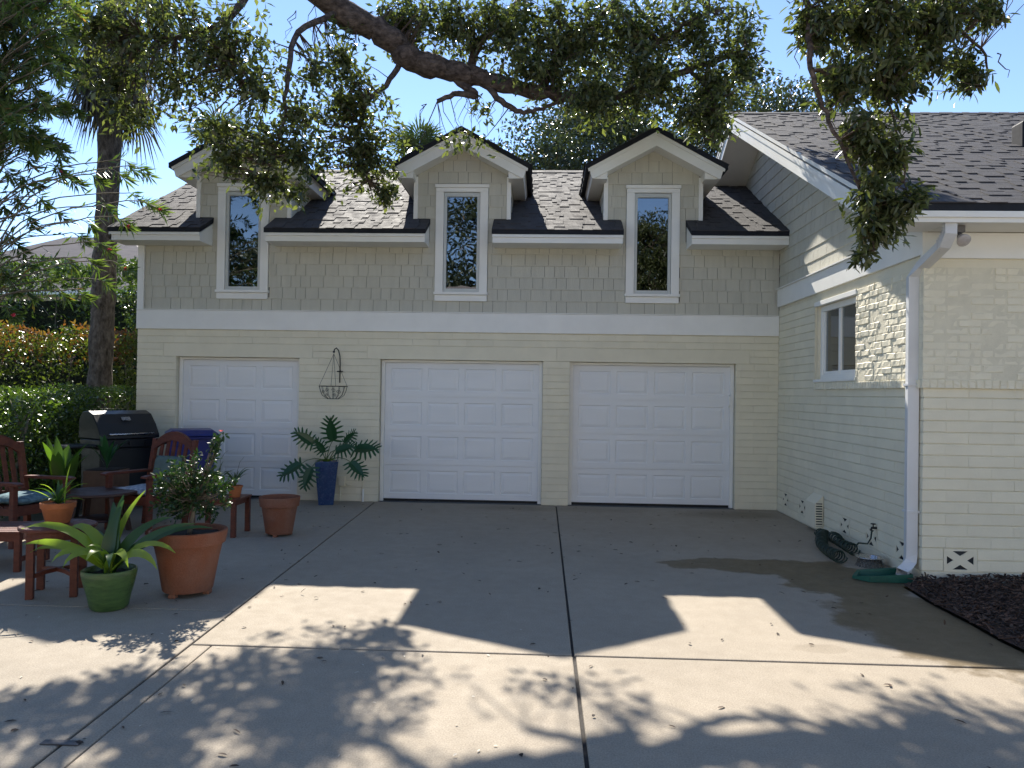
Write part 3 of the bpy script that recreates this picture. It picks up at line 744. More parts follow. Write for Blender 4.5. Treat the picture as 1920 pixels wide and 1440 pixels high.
mb = MB(); so2 = MB(); tr2 = MB()
for s in (1, -1):
    Y = lambda y: y if s > 0 else 2*WRY-y
    mb.prism([(Y(-4.56), 3.167), (Y(-4.75), 3.167), (Y(-4.75), zu(-4.75)+.225), (Y(WRY), WRZ-.072), (Y(WRY), WRZ-.28)], 'x', XK, XK+.03)
    tr2.prism([(Y(-4.75), zu(-4.75)+.165), (Y(-4.75), zu(-4.75)+.226), (Y(WRY), WRZ-.072), (Y(WRY), WRZ-.135)], 'x', XK-.016, XK-.0005)
    so2.prism([(Y(-4.30), zu(-4.30)+.035), (Y(-4.30), zu(-4.30)+.075), (Y(WRY), WRZ-.225), (Y(WRY), WRZ-.265)], 'x', XK+.0305, XR+.011)
    so2.prism([(Y(-4.745), 3.176), (Y(-4.305), 3.176), (Y(-4.305), zu(-4.305)+.06), (Y(-4.745), zu(-4.745)+.2)], 'x', XK+.0305, XR+.02)
    tr2.prism([(Y(-4.78), EZ-.045), (Y(-4.78), EZ+.006), (Y(WRY), WRZ+.006), (Y(WRY), WRZ-.045)], 'x', XK-.022, XK-.0005)
mb.build('rake_board', m_white, hou, world=True); so2.build('soffit', m_white, hou, world=True); tr2.build('rake_trim', m_white, hou, world=True)
fb = MB().box(XK+.031, 10.1, -4.765, -4.746, 3.165, 3.262).build('fascia', m_white, hou, world=True, bevel=.003)
MB().box(XK+.031, 10.1, -4.785, -4.7655, 3.205, 3.260).build('crown_trim', m_white, hou, world=True, bevel=.004)
MB().box(XR+.021, 10.1, -4.745, -LW-.037, 3.172, 3.19).build('eave_soffit', m_white, hou, world=True)
# side window
u0, u1, z0, z1 = WIN
w = MB(); X0 = XR+.045
def wb(a, b, c_, d_, x0, x1): w.box(x0, x1, -b, -a, c_, d_)
wb(u0, u0+.06, z0, z1, X0, X0+.09); wb(u1-.06, u1, z0, z1, X0, X0+.09); wb(u0+.0605, u1-.0605, z1-.07, z1, X0, X0+.09); wb(u0+.0605, u1-.0605, z0, z0+.06, X0, X0+.09)
win = w.build('window', m_white, hou, world=True, bevel=.004)
w = MB(); um = u0+.06+.52
wb(u0+.061, u0+.10, z0+.061, z1-.071, X0+.02, X0+.06); wb(um-.03, um+.03, z0+.061, z1-.071, X0+.015, X0+.06); wb(u1-.10, u1-.061, z0+.061, z1-.071, X0+.02, X0+.06)
wb(u0+.1005, um-.0305, z0+.061, z0+.10, X0+.02, X0+.06); wb(um+.0305, u1-.1005, z0+.061, z0+.10, X0+.02, X0+.06)
w.build('sash', m_white, win, world=True, bevel=.003)
for a, b, mt_ in ((u0+.1, um-.03, m_pane), (um+.03, u1-.1, m_pane2)):
    MB().box(X0+.036, X0+.040, -b, -a, z0+.095, z1-.072).build('pane', mt_, win, world=True)
MB().box(XR-.030, XR+.10, -u1-.02, -u0+.03, z1+.001, z1+.058).build('head_trim', m_white, win, world=True, bevel=.004)
MB().box(XR-.036, XR+.08, -u1+.0, -u0+.03, z0-.035, z0-.001).build('sill', m_white, win, world=True, bevel=.004)
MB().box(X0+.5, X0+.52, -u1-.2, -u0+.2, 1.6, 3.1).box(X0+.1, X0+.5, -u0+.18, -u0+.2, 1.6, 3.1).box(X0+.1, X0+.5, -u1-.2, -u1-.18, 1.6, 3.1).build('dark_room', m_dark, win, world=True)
cb = MB()
for i in range(9): cb.tube([(X0+.13+.02*(i % 2), -um-.03-.065*i, z0), (X0+.13+.02*(i % 2), -um-.03-.065*i, z1)], .035, 8)
cb.build('curtain', m_curtain, win, world=True, smooth=True)
# downspout
dsx, dsy = 3.385, -4.215
pts = [(3.46, -4.70, 3.175), (3.46, -4.70, 3.09), (3.45, -4.63, 3.00), (3.425, -4.30, 2.87), (dsx, dsy, 2.78), (dsx, dsy, .25), (dsx-.01, dsy-.01, .17), (dsx-.06, dsy-.05, .115), (dsx-.13, dsy-.11, .085)]
def rect_tube(mb, pts, a, b, side):
    k0 = len(mb.v); pts = [Vector(p) for p in pts]; side = Vector(side)
    prof = [(-a, -b), (-a*.6, -b*1.0), (-a*.5, -b*.86), (-a*.2, -b*.86), (-a*.1, -b), (a*.1, -b), (a*.2, -b*.86), (a*.5, -b*.86), (a*.6, -b), (a, -b), (a, b), (-a, b)]
    n = len(prof)
    for i, p in enumerate(pts):
        d = (pts[min(i+1, len(pts)-1)]-pts[max(i-1, 0)]).normalized(); x = (side-d*side.dot(d)).normalized(); y = x.cross(d)
        mb.v += [tuple(p+x*q[0]-y*q[1]) for q in prof]
    for i in range(len(pts)-1):
        for j in range(n): mb.f.append((k0+i*n+j, k0+i*n+(j+1) % n, k0+(i+1)*n+(j+1) % n, k0+(i+1)*n+j))
    return mb
ds = rect_tube(MB(), pts, .048, .036, (1, -.12, 0)).build('downspout', m_alu, hou, world=True)
MB().box(dsx-.058, dsx+.06, dsy-.044, dsy+.05, 1.78, 1.80).box(dsx-.058, dsx+.06, dsy-.044, dsy+.05, .62, .64).build('strap', m_alu, ds, world=True)
for i in range(6):
    t = i/6; p = Vector((3.46, -4.70, 3.10)).lerp(Vector((3.445, -4.60, 2.985)), t)
    MB().obox(p+Vector((-.053, 0, 0)), p+Vector((.053, 0, 0)), .006, .085, (0, .3, 1)).build('crimp', m_alu, ds, world=True)
# roof vent pipe
rv = MB().box(5.62, 5.92, -2.14, -1.90, 4.55, 4.98).build('roof_vent', m_drip, hou, world=True, bevel=.02)
# ------------------------------------------------------------------ furniture
def make_chair(loc, rz, label, cat='chair'):
    t = empty('garden_chair', loc, rz); tag(t, label, cat, 'red stained garden chairs')
    W = .33
    for s in (-1, 1):
        MB().box(s*W-.028, s*W+.028, -.30, -.245, 0, .63).build('leg', m_wood, t, bevel=.004)
        MB().prism([(.20, 0), (.255, 0), (.30, .45), (.40, 1.03), (.345, 1.03), (.245, .45)], 'x', s*W-.028, s*W+.028).build('leg', m_wood, t, bevel=.004)
        MB().prism([(-.36, .632), (.26, .632), (.26, .660), (-.30, .668), (-.36, .655)], 'x', s*W-.045, s*W+.045).build('armrest', m_wood, t, bevel=.006)
        MB().box(s*W-.015, s*W+.015, -.245, .22, .33, .40).build('side_rail', m_wood, t, bevel=.003)
    MB().box(-W+.028, W-.028, -.295, -.265, .32, .41).build('front_apron', m_wood, t, bevel=.003)
    for i in range(6): MB().box(-W+.02, W-.02, -.29+i*.086, -.29+i*.086+.07, .402-.004*i, .42-.004*i).build('seat_slat', m_wood, t, bevel=.003)
    n = 14; up = []; lo = []
    for i in range(n+1):
        x = -W+.028+(2*W-.056)*i/n; k = 1-(x/(W-.028))**2
        up.append((x, .99+.135*k)); lo.append((x, .90+.115*k))
    b = MB().prism(up+lo[::-1], 'y', .335, .375); b.v = [(x, y+(z-1.0)*.12, z) for x, y, z in b.v]; b.build('top_rail', m_wood, t)
    MB().box(-W+.028, W-.028, .255, .285, .46, .52).build('lower_rail', m_wood, t, bevel=.003)
    for i in range(5):
        x = -.20+i*.10; k = 1-(x/(W-.028))**2
        MB().obox((x, .27, .515), (x, .352+.015*k, .905+.115*k), .048, .018, (0, 1, 0)).build('back_slat', m_wood, t)
    return t
def cushion(name, w, d, h, mt, loc, rz, label, cat='cushion', rx=0.0):
    b = MB(); n = 9
    for side in (1, -1):
        for i in range(n):
            for j in range(n):
                x, y = -1+2*i/(n-1), -1+2*j/(n-1)
                e = (1-abs(x)**6)*(1-abs(y)**6)
                b.v.append((x*w/2*(1-.02*abs(y)), y*d/2*(1-.02*abs(x)), side*h/2*(.25+.75*e**.5)+.006*math.sin(9*x+3*y)))
    for q in range(2):
        for i in range(n-1):
            for j in range(n-1):
                a = q*n*n+i*n+j; b.f.append((a, a+n, a+n+1, a+1))
    rim = [i*n for i in range(n)]+[(n-1)*n+j for j in range(1, n)]+[i*n+n-1 for i in range(n-2, -1, -1)]+[j for j in range(n-2, 0, -1)]
    for i in range(len(rim)): a, c = rim[i], rim[(i+1) % len(rim)]; b.f.append((a, c, c+n*n, a+n*n))
    o = b.build(name, mt, smooth=True); o.location = loc; o.rotation_euler = (rx, 0, rz); tag(o, label, cat); return o
make_chair((-4.62, -2.55, 0), R(-22), 'red stained garden armchair with arched slatted back in front of the blue bin')
cushion('seat_cushion', .54, .50, .08, m_cushw, (-4.64, -2.60, .462), R(-22), 'pale floral seat cushion on the armchair by the blue bin')
cushion('throw_pillow', .40, .36, .13, m_pillow, (-4.50, -2.38, .66), R(-22), 'square sage green pillow leaning on the chair back', 'pillow', R(76))
make_chair((-5.55, -3.45, 0), R(78), 'red stained garden armchair turned sideways at the left edge of the patio')
cushion('seat_cushion', .56, .54, .09, m_cush, (-5.50, -3.45, .467), R(78), 'blue paisley seat cushion on the sideways armchair at the left edge')
ot = empty('slatted_footstool', (-4.98, -4.55, 0), R(8)); tag(ot, 'low red wooden slatted footstool at the left edge of the picture', 'footstool')
for s in (-1, 1):
    for q in (-1, 1): MB().box(s*.30-.025, s*.30+.025, q*.25-.025, q*.25+.025, 0, .34).build('leg', m_wood, ot, bevel=.003)
    MB().box(-.274, .274, s*.25-.012, s*.25+.012, .27, .34).build('rail', m_wood, ot)
    MB().box(s*.30-.012, s*.30+.012, -.224, .224, .27, .34).build('rail', m_wood, ot)
    MB().box(s*.30-.012, s*.30+.012, -.224, .224, .08, .12).build('stretcher', m_wood, ot)
for i in range(7): MB().box(-.33, .33, -.29+i*.083, -.29+i*.083+.068, .342, .362).build('slat', m_wood, ot, bevel=.003)
# round side table in front
rt = empty('round_side_table', (-3.87, -5.40, 0), R(20)); tag(rt, 'round red wooden side table beside the green pot', 'side table')
MB().lathe([(.0, .52), (.27, .52), (.278, .527), (.278, .543), (.27, .55), (.0, .55)], 40).build('table_top', m_wood, rt)
MB().lathe([(.22, .455), (.235, .455), (.235, .519), (.22, .519)], 32).build('apron', m_wood, rt)
for k in range(4):
    t = R(45+90*k); x, y = .215*math.cos(t), .215*math.sin(t)
    MB().box(x-.027, x+.027, y-.027, y+.027, 0, .53).build('leg', m_wood, rt, bevel=.004)
for k in range(2):
    t = R(45+90*k); c, s = math.cos(t)*.20, math.sin(t)*.20
    pts = [(-c, -s, .17), (-c*.5, -s*.5, .188), (0, 0, .192+.0*k), (c*.5, s*.5, .188), (c, s, .17)]
    b = MB()
    for i in range(4): b.obox(pts[i], pts[i+1], .022, .032)
    b.build('stretcher', m_wood, rt)
# square side table by the wall
st = empty('square_side_table', (-3.66, -2.78, 0), 0); tag(st, 'small square red table holding the navy and orange pots', 'side table')
MB().box(-.27, .27, -.24, .24, .400, .425).build('table_top', m_wood, st, bevel=.005)
MB().box(-.235, .235, -.205, .205, .345, .399).build('apron', m_wood, st)
for sx in (-1, 1):
    for sy in (-1, 1): MB().box(sx*.235-.026, sx*.235+.026, sy*.205-.026, sy*.205+.026, 0, .3995).build('leg', m_wood, st, bevel=.004)
# dark coffee table
ct = empty('coffee_table', (-4.98, -2.95, 0), R(10)); tag(ct, 'dark round patio table between the two red armchairs', 'coffee table')
MB().lathe([(.0, .45), (.40, .45), (.41, .46), (.41, .475), (.40, .485), (.0, .485)], 40).build('table_top', m_woodd, ct)
for k in range(4):
    t = R(45+90*k); MB().obox((.26*math.cos(t), .26*math.sin(t), .45), (.34*math.cos(t), .34*math.sin(t), 0), .05, .05).build('leg', m_woodd, ct)
MB().lathe([(.0, .16), (.26, .16), (.27, .17), (.26, .185), (.0, .185)], 32).build('lower_shelf', m_woodd, ct)

# ------------------------------------------------------------------ grill and bin
gr = empty('gas_grill', (-5.78, -1.15, 0), R(58)); tag(gr, 'black gas grill with closed lid standing before the hedge', 'grill')
MB().box(-.38, .38, -.24, .24, .12, .84).build('cabinet', m_black, gr, bevel=.01)
MB().box(-.40, .40, -.27, .25, .842, .96).build('firebox', m_black, gr, bevel=.015)
prof = [(-.30, .965), (-.29, 1.02), (-.20, 1.16), (-.08, 1.29), (.04, 1.335), (.18, 1.32), (.26, 1.22), (.27, .965)]
lid = MB().prism(prof, 'x', -.41, .41).build('lid', m_black, gr, bevel=.012)
MB().tube([(-.30, -.27, 1.03), (-.30, -.335, 1.03), (.30, -.335, 1.03), (.30, -.27, 1.03)], .012, 8).build('handle', m_steel, lid, smooth=True)
b = MB().box(-.06, .06, -.008, .0, -.03, .03).build('lid_badge', m_steel, lid); b.location = (0, -.158, 1.225); b.rotation_euler = (R(-42), 0, 0)
for s in (-1, 1):
    MB().box(*( (-.78, -.412) if s < 0 else (.412, .78)), -.22, .22, .86, .895).build('side_shelf', m_black, gr, bevel=.01)
    MB().tube([(s*.36, -.20, .12), (s*.36, -.20, .0)], .02, 8).build('leg', m_black, gr)
    MB().tube([(s*.40-.02, .20, .09), (s*.40+.02, .20, .09)], .09, 20).build('wheel', m_seal, gr)
for i in range(3):
    MB().tube([(-.22+.22*i, -.272, .90), (-.22+.22*i, -.305, .90)], .024, 14).build('knob', m_black, gr)
MB().box(-.37, .375, -.252, -.2405, .16, .80).build('cabinet_door', m_black, gr, bevel=.004)

bn = empty('recycling_bin', (-4.88, -.92, 0), R(28)); tag(bn, 'blue plastic wheeled recycling bin in front of the small garage door', 'bin')
b = MB(); lo = [(-.24, -.27), (.24, -.27), (.24, .27), (-.24, .27)]; hi = [(-.31, -.35), (.31, -.35), (.31, .36), (-.31, .36)]
b.add([(x, y, .05) for x, y in lo]+[(x, y, 1.0) for x, y in hi], [(3, 2, 1, 0), (4, 5, 6, 7)]+[(i, (i+1) % 4, 4+(i+1) % 4, 4+i) for i in range(4)])
b.build('body', m_bin, bn, bevel=.03, seg=3)
MB().box(-.335, .335, -.375, .385, .965, 1.0).build('rim', m_bin, bn, bevel=.012)
b = MB(); a = [(-.335, -.40), (.335, -.40), (.335, .38), (-.335, .38)]; c = [(-.26, -.30), (.26, -.30), (.26, .30), (-.26, .30)]
b.add([(x, y, 1.002) for x, y in a]+[(x, y, 1.03) for x, y in a]+[(x, y, 1.085) for x, y in c], [(3, 2, 1, 0), (8, 9, 10, 11)]+[(i, (i+1) % 4, 4+(i+1) % 4, 4+i) for i in range(4)]+[(4+i, 4+(i+1) % 4, 8+(i+1) % 4, 8+i) for i in range(4)])
b.build('lid', m_bin, bn, bevel=.015)
MB().tube([(-.26, .44, .97), (.26, .44, .97)], .016, 8).box(-.28, -.24, .37, .45, .95, .99).box(.24, .28, .37, .45, .95, .99).build('handle', m_bin, bn)
for s in (-1, 1): MB().tube([(s*.25-.03, .27, .11), (s*.25+.03, .27, .11)], .11, 20).build('wheel', m_seal, bn)

# ------------------------------------------------------------------ pots and plants
def strap(L, W, az, el, bend, twist=0.0, n=9, fold=.25, base=.0, wav=0.0):
    """arching strap leaf as verts/faces: az heading, el starting elevation, bend total drop (radians)"""
    b = MB(); p = Vector((math.cos(az)*base, math.sin(az)*base, 0)); h = Vector((math.cos(az), math.sin(az), 0)); s = Vector((-h.y, h.x, 0)); e = el
    for i in range(n+1):
        t = i/n; w = W*min(1, .35+2.4*t)*(1-t**2.6)+.002
        d = h*math.cos(e)+Vector((0, 0, math.sin(e))); nn = -h*math.sin(e)+Vector((0, 0, math.cos(e)))
        tw = twist*(.45+.55*t); ss = (s*math.cos(tw)+nn*math.sin(tw)); nn2 = nn*math.cos(tw)-s*math.sin(tw)
        wv = wav*math.sin(t*11)*W
        b.v += [tuple(p-ss*w/2+nn2*(w*fold+wv)), tuple(p), tuple(p+ss*w/2+nn2*(w*fold-wv))]
        p = p+d*(L/n); e -= bend/n*(.4+1.2*t)
    for i in range(n):
        k = 3*i; b.f += [(k, k+1, k+4, k+3), (k+1, k+2, k+5, k+4)]
    return b
def blade(L, W, mt, pts=None):
    pass
def add_leaf(parent, b, mt, loc=(0, 0, 0), name='leaf'):
    me = b.mesh(name, mt, smooth=True, fix=False); o = link(name, me, parent); o.location = loc; return o
def round_pot(t, prof, rsoil, zsoil, mt, rim=None, wob=0.0):
    p = MB().lathe(prof, 40, wob=wob).build('pot', mt, t, smooth=True)
    md = p.modifiers.new('edge', 'EDGE_SPLIT'); md.split_angle = R(35)
    b = MB(); n = 24
    if rsoil:
        b.v.append((0, 0, zsoil+.01))
        for k in (0.6, 1.0):
            for j in range(n): a = 2*math.pi*j/n; b.v.append((rsoil*k*math.cos(a), rsoil*k*math.sin(a), zsoil+random.uniform(-.008, .012)))
        for j in range(n): b.f += [(0, 1+j, 1+(j+1) % n), (1+j, 1+n+j, 1+n+(j+1) % n, 1+(j+1) % n)]
        b.build('soil', m_soil, t, smooth=True)
    return p
# 1 green glazed pot, lime striped strap leaves
gp = empty('potted_strap_plant', (-3.23, -5.77, 0)); tag(gp, 'lime green arching strap-leaved plant in a green glazed pot', 'potted plant')
prof = [(.0, .0), (.115, .0), (.135, .02), (.15, .10), (.172, .18), (.186, .24), (.192, .275), (.190, .295), (.180, .298), (.172, .285), (.165, .25), (.0, .25)]
round_pot(gp, prof, .166, .255, m_gpot, wob=.008)
rr = random.Random(5)
spec = [(172, .62, 25, 75, .055, 0), (186, .66, 48, 95, .062, 0), (196, .55, 35, 70, .055, 0), (160, .52, 62, 120, .058, 0), (215, .40, 55, 150, .055, 0), (240, .36, 60, 165, .055, 0),
        (120, .48, 72, 60, .075, 1), (95, .50, 78, 50, .075, 1), (75, .46, 80, 40, .070, 1), (60, .55, 70, 45, .04, 0), (35, .50, 60, 80, .06, 1), (10, .60, 42, 60, .05, 1), (350, .52, 45, 110, .055, 0),
        (335, .50, 40, 125, .055, 0), (318, .45, 50, 140, .055, 0), (300, .38, 55, 150, .05, 1), (270, .36, 65, 150, .05, 0), (20, .66, 38, 70, .05, 1), (140, .44, 55, 110, .06, 1), (255, .30, 75, 110, .045, 0)]
for az, L, el, bd, w, dk in spec:
    add_leaf(gp, strap(L*1.22, w*1.6, R(az), R(min(el+8, 86)), R(bd), .95*math.cos(R(az))+rr.uniform(-.25, .25), fold=.10, wav=.05), l_dracd if dk else l_drac, (rr.uniform(-.02, .02), rr.uniform(-.02, .02), .26))
MB().tube([(0, 0, .24), (.005, 0, .40)], [.03, .018], 8).build('stalk', m_gstem, gp, smooth=True)
# 2 large terracotta pot with glossy shrub
bp_ = empty('potted_shrub', (-2.84, -5.32, 0)); tag(bp_, 'glossy dark green shrub in a large terracotta pot', 'potted plant')
for k in range(3):
    a = R(90+120*k+40); MB().box(.15*math.cos(a)-.03, .15*math.cos(a)+.03, .15*math.sin(a)-.03, .15*math.sin(a)+.03, 0, .038).build('pot_foot', m_terra, bp_, bevel=.01)
prof = [(.0, .039), (.185, .039), (.192, .05), (.235, .30), (.258, .405), (.262, .412), (.280, .416), (.296, .50), (.296, .515), (.288, .522), (.272, .518), (.262, .49), (.258, .46), (.0, .46)]
round_pot(bp_, prof, .26, .475, m_terra)
b = MB().tube([(0, 0, .45), (.02, .01, .60), (.045, 0, .72), (.04, .02, .84)], [.024, .019, .016, .011], 8)
tips = []; dirs = []
for k in range(190):
    d = Vector((random.gauss(0, 1), random.gauss(0, 1), random.gauss(.1, .8))).normalized(); r = random.random()**.45
    p = Vector((.02+d.x*.33*r*random.uniform(.8, 1.12), d.y*.30*r, .83+d.z*.30*r))
    if k > 178: p = Vector((.23+random.uniform(-.05, .05), -.02+random.uniform(-.03, .03), 1.10+random.uniform(0, .20)))
    st_ = Vector((.04, .01, .70+random.random()*.14)); mid = st_.lerp(p, .55)+Vector((0, 0, -.02))
    b.tube([st_, mid, p], [.006, .004, .002], 4, cap=False); tips.append(p); dirs.append((p-st_).normalized())
b.build('trunk', m_stem, bp_, smooth=True)
P, D, N, L, W = clump_leaves(tips, dirs, 15, .075, .042, .021, .05)
link('foliage', leaf_mesh('foliage', l_gard, P, D, N, L, W, True), bp_)
b = MB()
for k in range(5): a = R(72*k); b.add([(0, 0, 0), (.016*math.cos(a-.4), .016*math.sin(a-.4), .012), (.024*math.cos(a), .024*math.sin(a), .016), (.016*math.cos(a+.4), .016*math.sin(a+.4), .012)], [(0, 1, 2, 3)])
o = b.build('flower', l_flower, bp_); o.location = (.26, -.03, 1.31)
# 3 empty terracotta pot
ep = empty('terracotta_pot', (-2.98, -2.78, 0)); tag(ep, 'plain terracotta pot standing alone by the small table', 'pot')
for k in range(3):
    a = R(30+120*k); MB().box(.12*math.cos(a)-.025, .12*math.cos(a)+.025, .12*math.sin(a)-.025, .12*math.sin(a)+.025, 0, .028).build('pot_foot', m_terra, ep, bevel=.008)
round_pot(ep, [(.0, .029), (.145, .029), (.150, .04), (.196, .33), (.215, .335), (.228, .43), (.226, .44), (.216, .44), (.205, .40), (.20, .36), (.0, .34)], .196, .355, m_terra)
# 4 tall navy planter with split-leaf philodendron
ph = empty('potted_philodendron', (-3.13, -.36, 0)); tag(ph, 'split-leaf philodendron in a tall navy square planter against the wall', 'potted plant')
b = MB(); z0, z1 = .0, .63; a0, a1 = .105, .165
lo = [(-a0, -a0), (a0, -a0), (a0, a0), (-a0, a0)]; hi = [(-a1, -a1), (a1, -a1), (a1, a1), (-a1, a1)]; inn = [(x*.86, y*.86) for x, y in hi]
b.add([(x, y, z0) for x, y in lo]+[(x, y, z1) for x, y in hi]+[(x, y, z1) for x, y in inn]+[(x*.97, y*.97, z1-.05) for x, y in inn], [(3, 2, 1, 0), (12, 13, 14, 15)]+[(i, (i+1) % 4, 4+(i+1) % 4, 4+i) for i in range(4)]+[(4+i, 4+(i+1) % 4, 8+(i+1) % 4, 8+i) for i in range(4)]+[(8+i, 8+(i+1) % 4, 12+(i+1) % 4, 12+i) for i in range(4)])
pl = b.build('pot', m_bpot, ph, bevel=.006); pl.rotation_euler = (0, 0, R(14))
o = MB().box(-.135, .135, -.135, .135, .585, .592).build('soil', m_soil, ph); o.rotation_euler = (0, 0, R(14))
def split_leaf(L, W):
    """a deeply lobed blade in the xy plane, stalk at the origin, tip along +x"""
    b = MB(); n = 7
    for s in (-1, 1):
        for i in range(n):
            t = .04+.86*i/(n-1); x0 = L*t; ln = W*.56*(math.sin(math.pi*(.22+.70*t)))**.7; ang = R(112-82*t)
            d = Vector((math.cos(ang), s*math.sin(ang), -.10)).normalized(); q = Vector((-d.y, d.x, 0))*s; wd = L*.062
            o = Vector((x0, 0, .0))
            b.add([o-q*wd*.75, o-q*wd*.85+d*ln*.45+Vector((0, 0, .012)), o+d*ln*.8-q*wd*.75, o+d*ln, o+d*ln*.75+q*wd*.6, o+q*wd*.7+d*ln*.4+Vector((0, 0, .012)), o+q*wd*.75], [(0, 1, 5, 6), (1, 2, 4, 5), (2, 3, 4)])
        b.add([(0, 0, 0), (L*.1, s*W*.20, .02), (L*.5, s*W*.23, .025), (L*.85, s*W*.10, .01), (L*1.0, 0, 0)], [(0, 1, 2, 3, 4)])
    b.add([(L*.86, -L*.05, 0), (L*1.12, 0, -.02), (L*.86, L*.05, 0)], [(0, 1, 2)])
    return b
tg = [(548, 880, -.20, 205, -35, .30), (578, 893, -.30, 250, -55, .27), (572, 822, -.12, 150, 25, .27), (622, 808, -.10, 95, 40, .30), (645, 842, -.26, 20, 0, .27), (668, 878, -.34, 325, -35, .26), (684, 842, -.20, 8, -8, .32), (600, 838, -.05, 130, 45, .20), (655, 822, -.05, 45, 15, .22)]
for k, (px, py, dy, az, el, L) in enumerate(tg):
    c = at(px, py, -.36+dy)-Vector((-3.13, -.36, 0)); hd = Vector((math.cos(R(az))*math.cos(R(el)), -.35*math.sin(R(az)) if False else -.25, math.sin(R(el)) if abs(el) > 1 else 0)).normalized()
    hd = Vector((math.cos(R(az)), -.30, math.sin(R(az))*.8+math.sin(R(el))*.5)).normalized()
    base = c-hd*L*.5
    x = hd; nrm = Vector((0.15*math.cos(R(az)), -1, .75)).normalized(); nrm = (nrm-x*nrm.dot(x)).normalized(); y = nrm.cross(x)
    me = split_leaf(L*1.12, L*1.12).mesh('leaf', l_phil, smooth=False, fix=False); o = link('leaf', me, ph)
    mx = Matrix.Identity(4)
    for i in range(3): mx[i][0], mx[i][1], mx[i][2], mx[i][3] = x[i], y[i], nrm[i], base[i]
    o.matrix_basis = mx
    r0 = Vector((random.uniform(-.03, .03), random.uniform(-.03, .03), .60)); mid = r0.lerp(base, .5)+Vector((0, 0, .07))
    MB().tube([r0, r0.lerp(mid, .5)+Vector((0, 0, .02)), mid, base.lerp(mid, .4)+Vector((0, 0, .015)), base], [.008, .007, .006, .005, .004], 6).build('stalk', m_gstem, ph, smooth=True)
for k in range(9): add_leaf(ph, strap(.15, .05, R(40*k), R(40), R(100), n=6), l_drac, (0, 0, .60))
# 5 small pot with pale strap leaves on the round table
bt = empty('potted_bromeliad', (-3.92, -5.33, .55)); tag(bt, 'pale narrow-leaved plant in a terracotta pot on the round table', 'potted plant')
round_pot(bt, [(.0, .001), (.085, .001), (.09, .01), (.118, .12), (.128, .122), (.132, .165), (.124, .168), (.116, .15), (.0, .14)], .114, .145, m_terra2)
for k in range(17):
    r_ = random.Random(k+30)
    add_leaf(bt, strap(r_.uniform(.16, .30), r_.uniform(.022, .036), R(k*137.5), R(r_.uniform(30, 85)), R(r_.uniform(30, 100)), r_.uniform(-.5, .5), n=7), l_drac if k % 4 == 0 else l_dracd if k % 3 else l_orch, (.0, 0, .145))
add_leaf(bt, strap(.34, .05, R(20), R(88), R(12), .3), l_drac, (.07, -.02, .14))
# 6 navy and orange pots on the square table
p6 = empty('navy_potted_orchid', (-3.68, -2.84, .425)); tag(p6, 'strap-leaved orchid with a bare flower stem in a small navy pot', 'potted plant')
round_pot(p6, [(.0, .001), (.075, .001), (.08, .01), (.088, .13), (.095, .135), (.097, .155), (.09, .157), (.085, .14), (.0, .13)], .083, .135, m_bpot)
p7 = empty('orange_potted_orchid', (-3.49, -2.80, .425)); tag(p7, 'orchid with long drooping leaves in a small orange clay pot', 'potted plant')
round_pot(p7, [(.0, .001), (.055, .001), (.06, .01), (.078, .11), (.085, .112), (.087, .13), (.08, .132), (.075, .115), (.0, .11)], .073, .115, m_terra2)
for pp, n, zz, sd in ((p6, 13, .135, 3), (p7, 14, .112, 9)):
    for k in range(n):
        r_ = random.Random(k+sd*50)
        add_leaf(pp, strap(r_.uniform(.16, .36), r_.uniform(.018, .03), R(k*137.5+sd*20), R(r_.uniform(45, 85)), R(r_.uniform(40, 150)), r_.uniform(-.4, .4), n=8), l_orch, (0, 0, zz))
MB().tube([(0, 0, .12), (.02, 0, .28), (.05, 0, .40), (.10, 0, .46)], [.003, .003, .002, .0015], 5).build('flower_stem', m_stem, p7)
MB().tube([(0, 0, .13), (.04, 0, .30), (.03, 0, .42), (.08, 0, .50), (.12, 0, .53)], [.003, .003, .002, .002, .0015], 5).build('flower_stem', m_stem, p6)
# 7, 8 broad leaved plants behind the chairs
def broad(L, W, az, el, bend):
    b = strap(L, W, az, el, bend, .2, 10, .14); n = 10
    for i in range(n+1):
        t = i/n; w = W*(math.sin(math.pi*min(1, max(0, (t-.28)/.72))**.8))**.75 if t > .28 else .008
        c = Vector(b.v[3*i+1])
        for q in (0, 2):
            d = Vector(b.v[3*i+q])-c; d = d.normalized() if d.length > 1e-6 else Vector((0, 0, 1)); b.v[3*i+q] = tuple(c+d*max(w, .006)/2)
    return b
c = at(118, 905, -2.75); p8 = empty('broadleaf_plant', (c.x, -2.75, 0)); tag(p8, 'upright broad-leaved green plant in a dark pot behind the sideways chair', 'potted plant')
round_pot(p8, [(.0, .0), (.14, .0), (.20, .34), (.215, .36), (.21, .38), (.195, .37), (.0, .34)], .19, .345, m_black)
for k in range(11):
    r_ = random.Random(k+77); add_leaf(p8, broad(r_.uniform(.55, .80), r_.uniform(.12, .16), R(k*137.5), R(r_.uniform(70, 86)), R(r_.uniform(10, 40))), l_broad, (r_.uniform(-.06, .06), r_.uniform(-.06, .06), .35))
c = at(200, 890, -2.0); p9 = empty('square_planter', (c.x, -2.0, 0)); tag(p9, 'young pointed-leaf plant in a square tan planter before the grill', 'potted plant')
MB().prism([(-.19, -.19), (.19, -.19), (.19, .19), (-.19, .19)], 'z', 0, .62).build('pot', mat('tan_planter', (0.16, 0.085, 0.05), 0.85, 0.2, 6), p9, bevel=.008)
MB().box(-.17, .17, -.17, .17, .6205, .632).build('soil', m_soil, p9)
